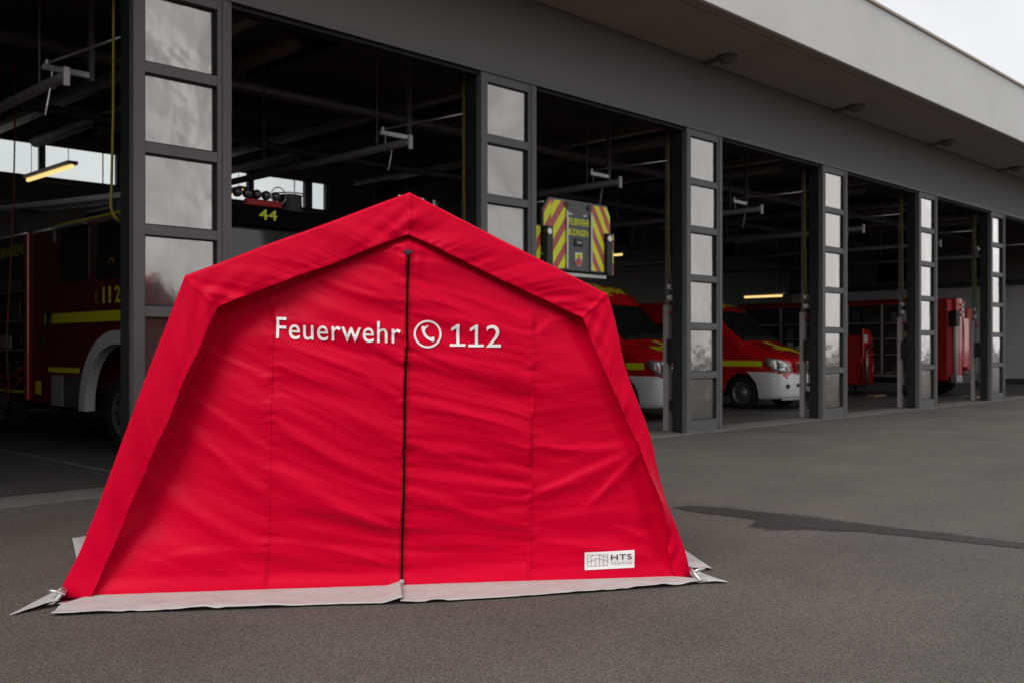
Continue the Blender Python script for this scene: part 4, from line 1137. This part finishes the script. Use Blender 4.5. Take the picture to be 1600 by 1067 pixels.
# turntable ladder truck: cage at the front, cab and ladder behind
LT = thing('ladder_truck', 'turntable ladder truck with yellow and red chevron rescue cage raised over the tent', 'fire engine', (5.90, .45, .006))
cg_ = MB(); OUTL = [(-.86,0.0),(.74,0.0),(.74,.80),(.66,1.0),(-.72,1.0),(-.86,.78)]
cg_ = MB(); cg_.prism([(-.74,.0),(.72,.0),(.72,.84),(.64,1.02),(-.66,1.02),(-.80,.84),(-.80,.60),(-.74,.58)], lambda p, q, t: (p, t, 2.465+q), 0., .05)
CAGE = cg_.build('cage_front', 'cage_grey', LT, bevel=.008)
def clip_band(poly, x0, x1, z0, z1):
    bm = bmesh.new(); f = bm.faces.new([bm.verts.new((p, 0, q)) for p, q in poly])
    for co, no in (((x0,0,0),(-1,0,0)),((x1,0,0),(1,0,0)),((0,0,z0),(0,0,-1)),((0,0,z1),(0,0,1))):
        bmesh.ops.bisect_plane(bm, geom=bm.verts[:]+bm.edges[:]+bm.faces[:], plane_co=co, plane_no=no, clear_outer=True)
    out = [[(v.co.x, v.co.z) for v in f.verts] for f in bm.faces]; bm.free(); return out
def chevrons(x0, x1, z0, z1, y, rise, cut=None, parent=CAGE, w=.175):
    """striped field: alternating yellow and red diagonal stripes, each a plate of its own"""
    n = 0; span = (x1-x0)
    k = -8
    while k < 14:
        base = z0 + k*w
        poly = [(x0, base), (x1, base+rise*span), (x1, base+rise*span+w), (x0, base+w)]
        for pg in clip_band(poly, x0, x1, z0, z1):
            if cut:
                bm = bmesh.new(); bm.faces.new([bm.verts.new((p,0,q)) for p, q in pg])
                bmesh.ops.bisect_plane(bm, geom=bm.verts[:]+bm.edges[:]+bm.faces[:], plane_co=(cut[0],0,cut[1]), plane_no=(cut[2],0,cut[3]), clear_outer=True)
                pgs = [[(v.co.x, v.co.z) for v in f.verts] for f in bm.faces]; bm.free()
                if not pgs: continue
                pg = pgs[0]
            if len(pg) < 3: continue
            b = MB(); b.prism(pg, lambda p, q, t: (p, t, q), y-.003, y); b.build('chevron_stripe', 'chevron_yellow' if k % 2 == 0 else 'chevron_red', parent)
        k += 1
B = 2.465
chevrons(-.62, -.31, B+.02, B+.99, -.002, 1.30, None)
chevrons(-.775, -.622, B+.60, B+.99, -.002, 1.30, (-.66,B+.99,-.79,.61))
chevrons(.27, .56, B+.02, B+.99, -.002, -1.55, None)
chevrons(.562, .70, B+.60, B+.99, -.002, -1.55, (.62,B+.99,.85,.53))
for x0, x1, rise in ((-.92,-.78,1.3),(.72,.86,-1.5)):
    b = MB(); b.box(x0, x1, .05, .09, B-.02, B+.62); w_ = b.build('side_wing', 'cage_grey', LT, bevel=.006)
    chevrons(x0+.006, x1-.006, B, B+.60, .048, rise, None, w_)
for x in (-.70, .64):
    b = MB(); b.box(x-.065, x+.065, -.06, -.006, B-.01, B+.60); b.build('folding_step', 'black_plastic', LT, bevel=.012)
    b = MB(); b.cyl((x-.02,-.075,B+.52),(x-.02,-.02,B+.52),.045,n=14); b.build('work_light', 'lens_clear', LT, smooth=False)
for x in (-.29, .25):
    b = MB(); b.box(x-.018, x+.018, -.03, -.005, B+.02, B+.86); b.build('guide_strip', 'aluminium', LT, bevel=.004)
put_text('FEUERWEHR', 'cage_lettering', 'yellow_reflective', CAGE, lambda a, c: (-.245+.46*a, -.006, B+.66+.10*c), bold=.015)
put_text('BÜDINGEN', 'cage_lettering', 'yellow_reflective', CAGE, lambda a, c: (-.245+.44*a, -.006, B+.51+.115*c), bold=.015)
b = MB(); b.box(-.12,.06,-.02,-.002,B+.36,B+.47); h_ = b.build('handle_recess', 'black_plastic', CAGE, bevel=.008)
b = MB(); b.box(-.08,.02,-.03,-.021,B+.395,B+.43); b.build('handle', 'grey_paint', h_, bevel=.006)
for x in (-.22, .10):
    b = MB(); b.box(x-.03,x+.05,-.014,-.002,B+.80,B+.83); b.build('marker_light', 'white_plastic', CAGE, bevel=.004)
for x in (-.30, .21):
    b = MB(); b.cyl((x,-.02,B+.94),(x,0,B+.94),.045,n=16); b.build('hinge_cap', 'black_plastic', CAGE)
# the town arms: a small two-tone shield
sh = [(-.075,.20),(.075,.20),(.075,.08),(.05,.025),(0,0),(-.05,.025),(-.075,.08)]
b = MB(); b.prism(sh, lambda p, q, t: (-.02+p*1.1, t, B+.06+q*1.06), -.006, -.001); shd = b.build('shield', 'white_plastic', CAGE)
b = MB(); b.prism([(p*.86, .012+q*.47) for p, q in [(-.075,.20),(.075,.20),(.075,.08),(.05,.025),(0,0),(-.05,.025),(-.075,.08)]], lambda p, q, t: (-.02+p*1.1, t, B+.06+q*1.06), -.009, -.0065); b.build('shield_base', 'chevron_red', shd)
b = MB(); b.box(-.085,.045,-.009,-.0065,B+.185,B+.255); b.build('shield_top', 'chevron_yellow', shd)
b = MB(); b.box(-.04,.0,-.012,-.0095,B+.13,B+.235); b.build('shield_figure', 'chevron_red', shd)
# cage basket behind the front plate
b = MB(); b.box(-.72,.70,.06,1.0,B-.08,B-.02); b.build('cage_floor', 'aluminium', LT, bevel=.008)
for x in (-.70, .66):
    b = MB()
    b.tube([(x,.06,B+.95),(x,.95,B+.95)],.02,8); b.build('cage_rail','galvanised',LT,smooth=True)
    b = MB(); b.tube([(x,.95,B-.02),(x,.95,B+.96)],.02,8); b.build('cage_post','galvanised',LT,smooth=True)
# ladder set from the cage back to the turntable
for dx in (-.42, .40):
    b = MB(); b.bar((dx,.9,2.75),(dx,8.2,3.25),.06,.30); b.build('ladder_rail','cage_grey',LT,bevel=.01)
for i in range(24):
    t = i/23; b = MB(); b.cyl((-.40,1.0+7.1*t,2.80+.486*t),(.38,1.0+7.1*t,2.80+.486*t),.02,n=8); b.build('ladder_rung','aluminium',LT)
b = MB(); b.box(-1.22,1.22,1.25,3.4,.55,2.42); b.build('cab','red_paint_shaded',LT,bevel=.08,seg=3)
b = MB(); b.box(-1.10,1.10,1.225,1.249,1.5,2.30); b.build('windscreen','glass_dark',LT,bevel=.008)
b = MB(); b.box(-1.22,1.22,1.12,1.30,.40,.90); b.build('bumper','white_paint',LT,bevel=.04)
b = MB(); b.box(-1.22,1.22,3.5,9.2,.9,1.55); b.build('deck','red_paint_shaded',LT,bevel=.03)
b = MB(); b.cyl((0,7.6,1.55),(0,7.6,2.0),.8,n=28); b.box(-.6,.6,7.0,8.4,2.0,3.0); b.build('turntable','cage_grey',LT,bevel=.02)
b = MB(); b.box(-1.0,1.0,1.5,9.0,.5,.89); b.build('chassis','black_plastic',LT)
for s in (-1, 1):
    for y in (2.6, 7.4): wheel(LT, s*1.05, y, .48, .30, s, .28)
    b = MB(); b.box(min(s*1.22,s*1.235), max(s*1.22,s*1.235), 1.6,2.6,1.5,2.25); b.build('side_window','glass_dark',LT,bevel=.006)
# bent suction arm beside the cage
b = MB(); b.tube([(1.35,2.8,2.55),(1.55,2.6,2.62),(1.75,2.5,2.85),(2.0,2.5,3.02),(2.35,2.6,3.05)],.10,12); b.tube([(1.3,2.9,2.75),(1.6,2.9,2.85),(2.2,2.9,2.9)],.05,10)
hs = b.build('exhaust_hose','black_plastic',smooth=True); hs.location = (6.6,1.1,.006)
tag(hs, 'black bent exhaust hose hanging right of the chevron rescue cage', 'hose')

# rescue truck backed in at the right, side lockers open
RT = thing('rescue_truck', 'red rescue truck at the right with open equipment lockers and upright silver pole', 'fire engine', (24.2, .95, .006))
b = MB(); b.box(-1.2,1.2,1.1,7.4,.60,2.75); b.build('body','red_dull',RT,bevel=.03)
b = MB(); b.box(-1.0,1.0,.6,7.4,.35,.60); b.build('chassis','black_plastic',RT)
b = MB(); b.box(-1.245,-1.202,1.3,7.3,2.66,2.74); b.build('locker_head','red_paint_shaded',RT,bevel=.006)
b = MB(); b.box(-1.206,-1.201,1.45,7.2,.62,2.60); b.build('locker_back','black_plastic',RT)
for y in (1.45,2.55,3.6,4.7,5.8,7.1):
    b = MB(); b.box(-1.26,-1.207,y,y+.06,.62,2.6); b.build('locker_post','aluminium',RT,bevel=.004)
for y0 in (1.51,2.61,3.66,4.76,5.86):
    for z in (.64,1.15,1.6,2.05):
        b = MB(); b.box(-1.25,-1.207,y0+.02,y0+.96,z,z+.03); b.build('shelf','aluminium',RT)
        for j in range(3):
            if random.random() < .75:
                yy = y0+.05+.3*j; hh = random.uniform(.12,.36)
                b = MB(); b.box(-1.245,-1.21,yy,yy+random.uniform(.14,.27),z+.034,z+.034+hh); b.build('stowed_equipment',random.choice(['equipment_dark','equipment_dark','cage_grey','black_plastic','grey_paint','helmet_tan']),RT,bevel=.01)
b = MB(); b.box(-1.24,-1.207,1.3,7.2,.52,.60); b.build('sill','aluminium',RT,bevel=.006)
# rear end: stepped red housings, lamps, silver pole
for x0, x1, y0, z0, z1, m in ((-1.2,-.85,.72,.45,2.70,'red_dull'),(-.84,-.45,.60,.50,2.74,'red_paint'),(-.44,-.10,.66,.95,2.45,'red_dull'),(-.09,.35,.70,.80,2.20,'red_paint'),(.36,.62,.82,1.0,1.7,'red_dull'),(.63,1.2,.85,.7,2.5,'red_dull')):
    b = MB(); b.box(x0,x1,y0,1.095,z0,z1); b.build('rear_housing',m,RT,bevel=.03,seg=3)
b = MB(); b.cyl((-1.0,.58,.55),(-1.0,.58,2.1),.06,n=16); b.build('silver_pole','white_plastic',RT,smooth=True)
b = MB(); b.box(-1.15,-.88,.50,.70,1.95,2.38); b.build('pole_clamp','black_plastic',RT,bevel=.02)
b = MB(); b.box(-1.15,-.75,.48,.66,.40,.60); b.build('hitch','aluminium',RT,bevel=.02)
for z in (2.55,2.42,2.28):
    b = MB(); b.cyl((-.52,.56,z),(-.52,.60,z),.05,n=14); b.build('tail_lamp','lens_clear',RT)
b = MB(); b.cyl((-.35,.60,2.62),(-.35,.60,1.6),.02,n=8); b.build('rear_rail','galvanised',RT,smooth=True)
for s in (-1, 1):
    for y in (1.75, 6.2): wheel(RT, s*1.02, y, .45, .28, s, .27)
b = MB(); b.box(-.75,-.1,.2,.35,.006,.05); b.box(-.75,-.1,.40,.55,.006,.05); b.box(-.6,-.5,.2,.55,.052,.08)
pal = b.build('wooden_block','wood',bevel=.005); pal.location = (23.2,.55,.006); tag(pal,'flat wooden block on the floor at the rear of the rescue truck','wood')

# red trolley with a rounded top in front of the lockers, and extinguishers
TR = thing('hose_trolley', 'red wheeled hose trolley standing before the open lockers', 'trolley', (22.35, 4.1, .006))
b = MB(); b.prism([(-.30,.30),(.40,.30),(.40,1.50),(.34,1.62),(.20,1.70),(-.30,1.72)], lambda p, q, t: (p, t, q), -.40, .40); b.build('cabinet','red_dull',TR,bevel=.04,seg=3)
b = MB(); b.prism([(-.34,1.10),(.30,1.10),(.30,1.60),(.10,1.86),(-.34,1.90)], lambda p, q, t: (p, t, q), -.46, -.405); b.build('hood','red_paint',TR,bevel=.02)
b = MB(); b.bar((-.25,-.475,1.30),(.18,-.475,1.48),.02,.07); b.build('strap','black_plastic',TR)
b = MB(); b.bar((-.05,-.475,1.18),(.24,-.475,1.36),.02,.05); b.build('strap','black_plastic',TR)
b = MB(); b.tube([(.30,-.43,.35),(.31,-.45,1.05)],.025,8); b.build('frame_tube','red_paint',TR,smooth=True)
b = MB(); b.box(-.34,.12,-.44,-.405,.34,.95); b.build('drawer','red_paint_shaded',TR,bevel=.012)
b = MB(); b.box(-.32,-.10,-.475,-.462,1.50,1.72); b.build('label_plate','white_plastic',TR,bevel=.004)
b = MB(); b.cyl((-.2,-.50,.45),(-.2,-.50,1.32),.03,n=10); b.build('handle','aluminium',TR,smooth=True)
b = MB(); b.box(.41,.60,-.3,.1,.80,1.32); b.build('side_tank','red_paint',TR,bevel=.05,seg=3)
for s in (-1, 1):
    wheel(TR, s*.34, 0, .16, .10, s, .09, holes=5)
b = MB(); b.box(-.3,.3,-.25,.25,.12,.30); b.build('axle_frame','black_plastic',TR)
pal2 = MB().box(-.35,.35,-.12,.12,.0,.05).build('wooden_block','wood',bevel=.005); pal2.location = (21.9,3.2,.007); tag(pal2,'flat wooden block on the floor in front of the red hose trolley','wood')
def extinguisher(loc, label):
    t = thing('fire_extinguisher', label, 'extinguisher', loc, 0, 'red extinguishers in the hall')
    b = MB(); b.lathe([(0,0),(.105,0),(.115,.02),(.115,.62),(.09,.70),(.04,.74),(0,.75)],(0,0,0),(0,0,1),20); b.build('tank','red_paint',t,smooth=True)
    b = MB(); b.box(-.03,.03,-.08,.03,.752,.80); b.cyl((0,0,.74),(0,0,.76),.03,n=10); b.build('valve','black_plastic',t,bevel=.005)
    b = MB(); b.tube([(0,-.06,.77),(.08,-.10,.7),(.12,-.08,.45),(.118,-.05,.25)],.012,7); b.build('hose','black_plastic',t,smooth=True)
extinguisher((22.55,2.25,.14), 'red fire extinguisher on a plinth beside the rescue truck lockers')
b = MB(); b.box(22.40,22.70,2.10,2.40,.006,.14); tag(b.build('plinth','equipment_dark',bevel=.01),'dark low plinth under the red fire extinguisher','plinth')
# orange cord dangling in front of the engine lockers
b = MB(); b.tube([(.20,6.6,5.95),(.21,6.6,4.6),(.18,6.58,3.4),(.14,6.6,2.4),(.10,6.62,1.4),(.12,6.6,.6)],.012,7)
tag(b.build('orange_cord','cord_orange',smooth=True),'thin orange cord hanging from the ceiling before the fire engine lockers','cord')
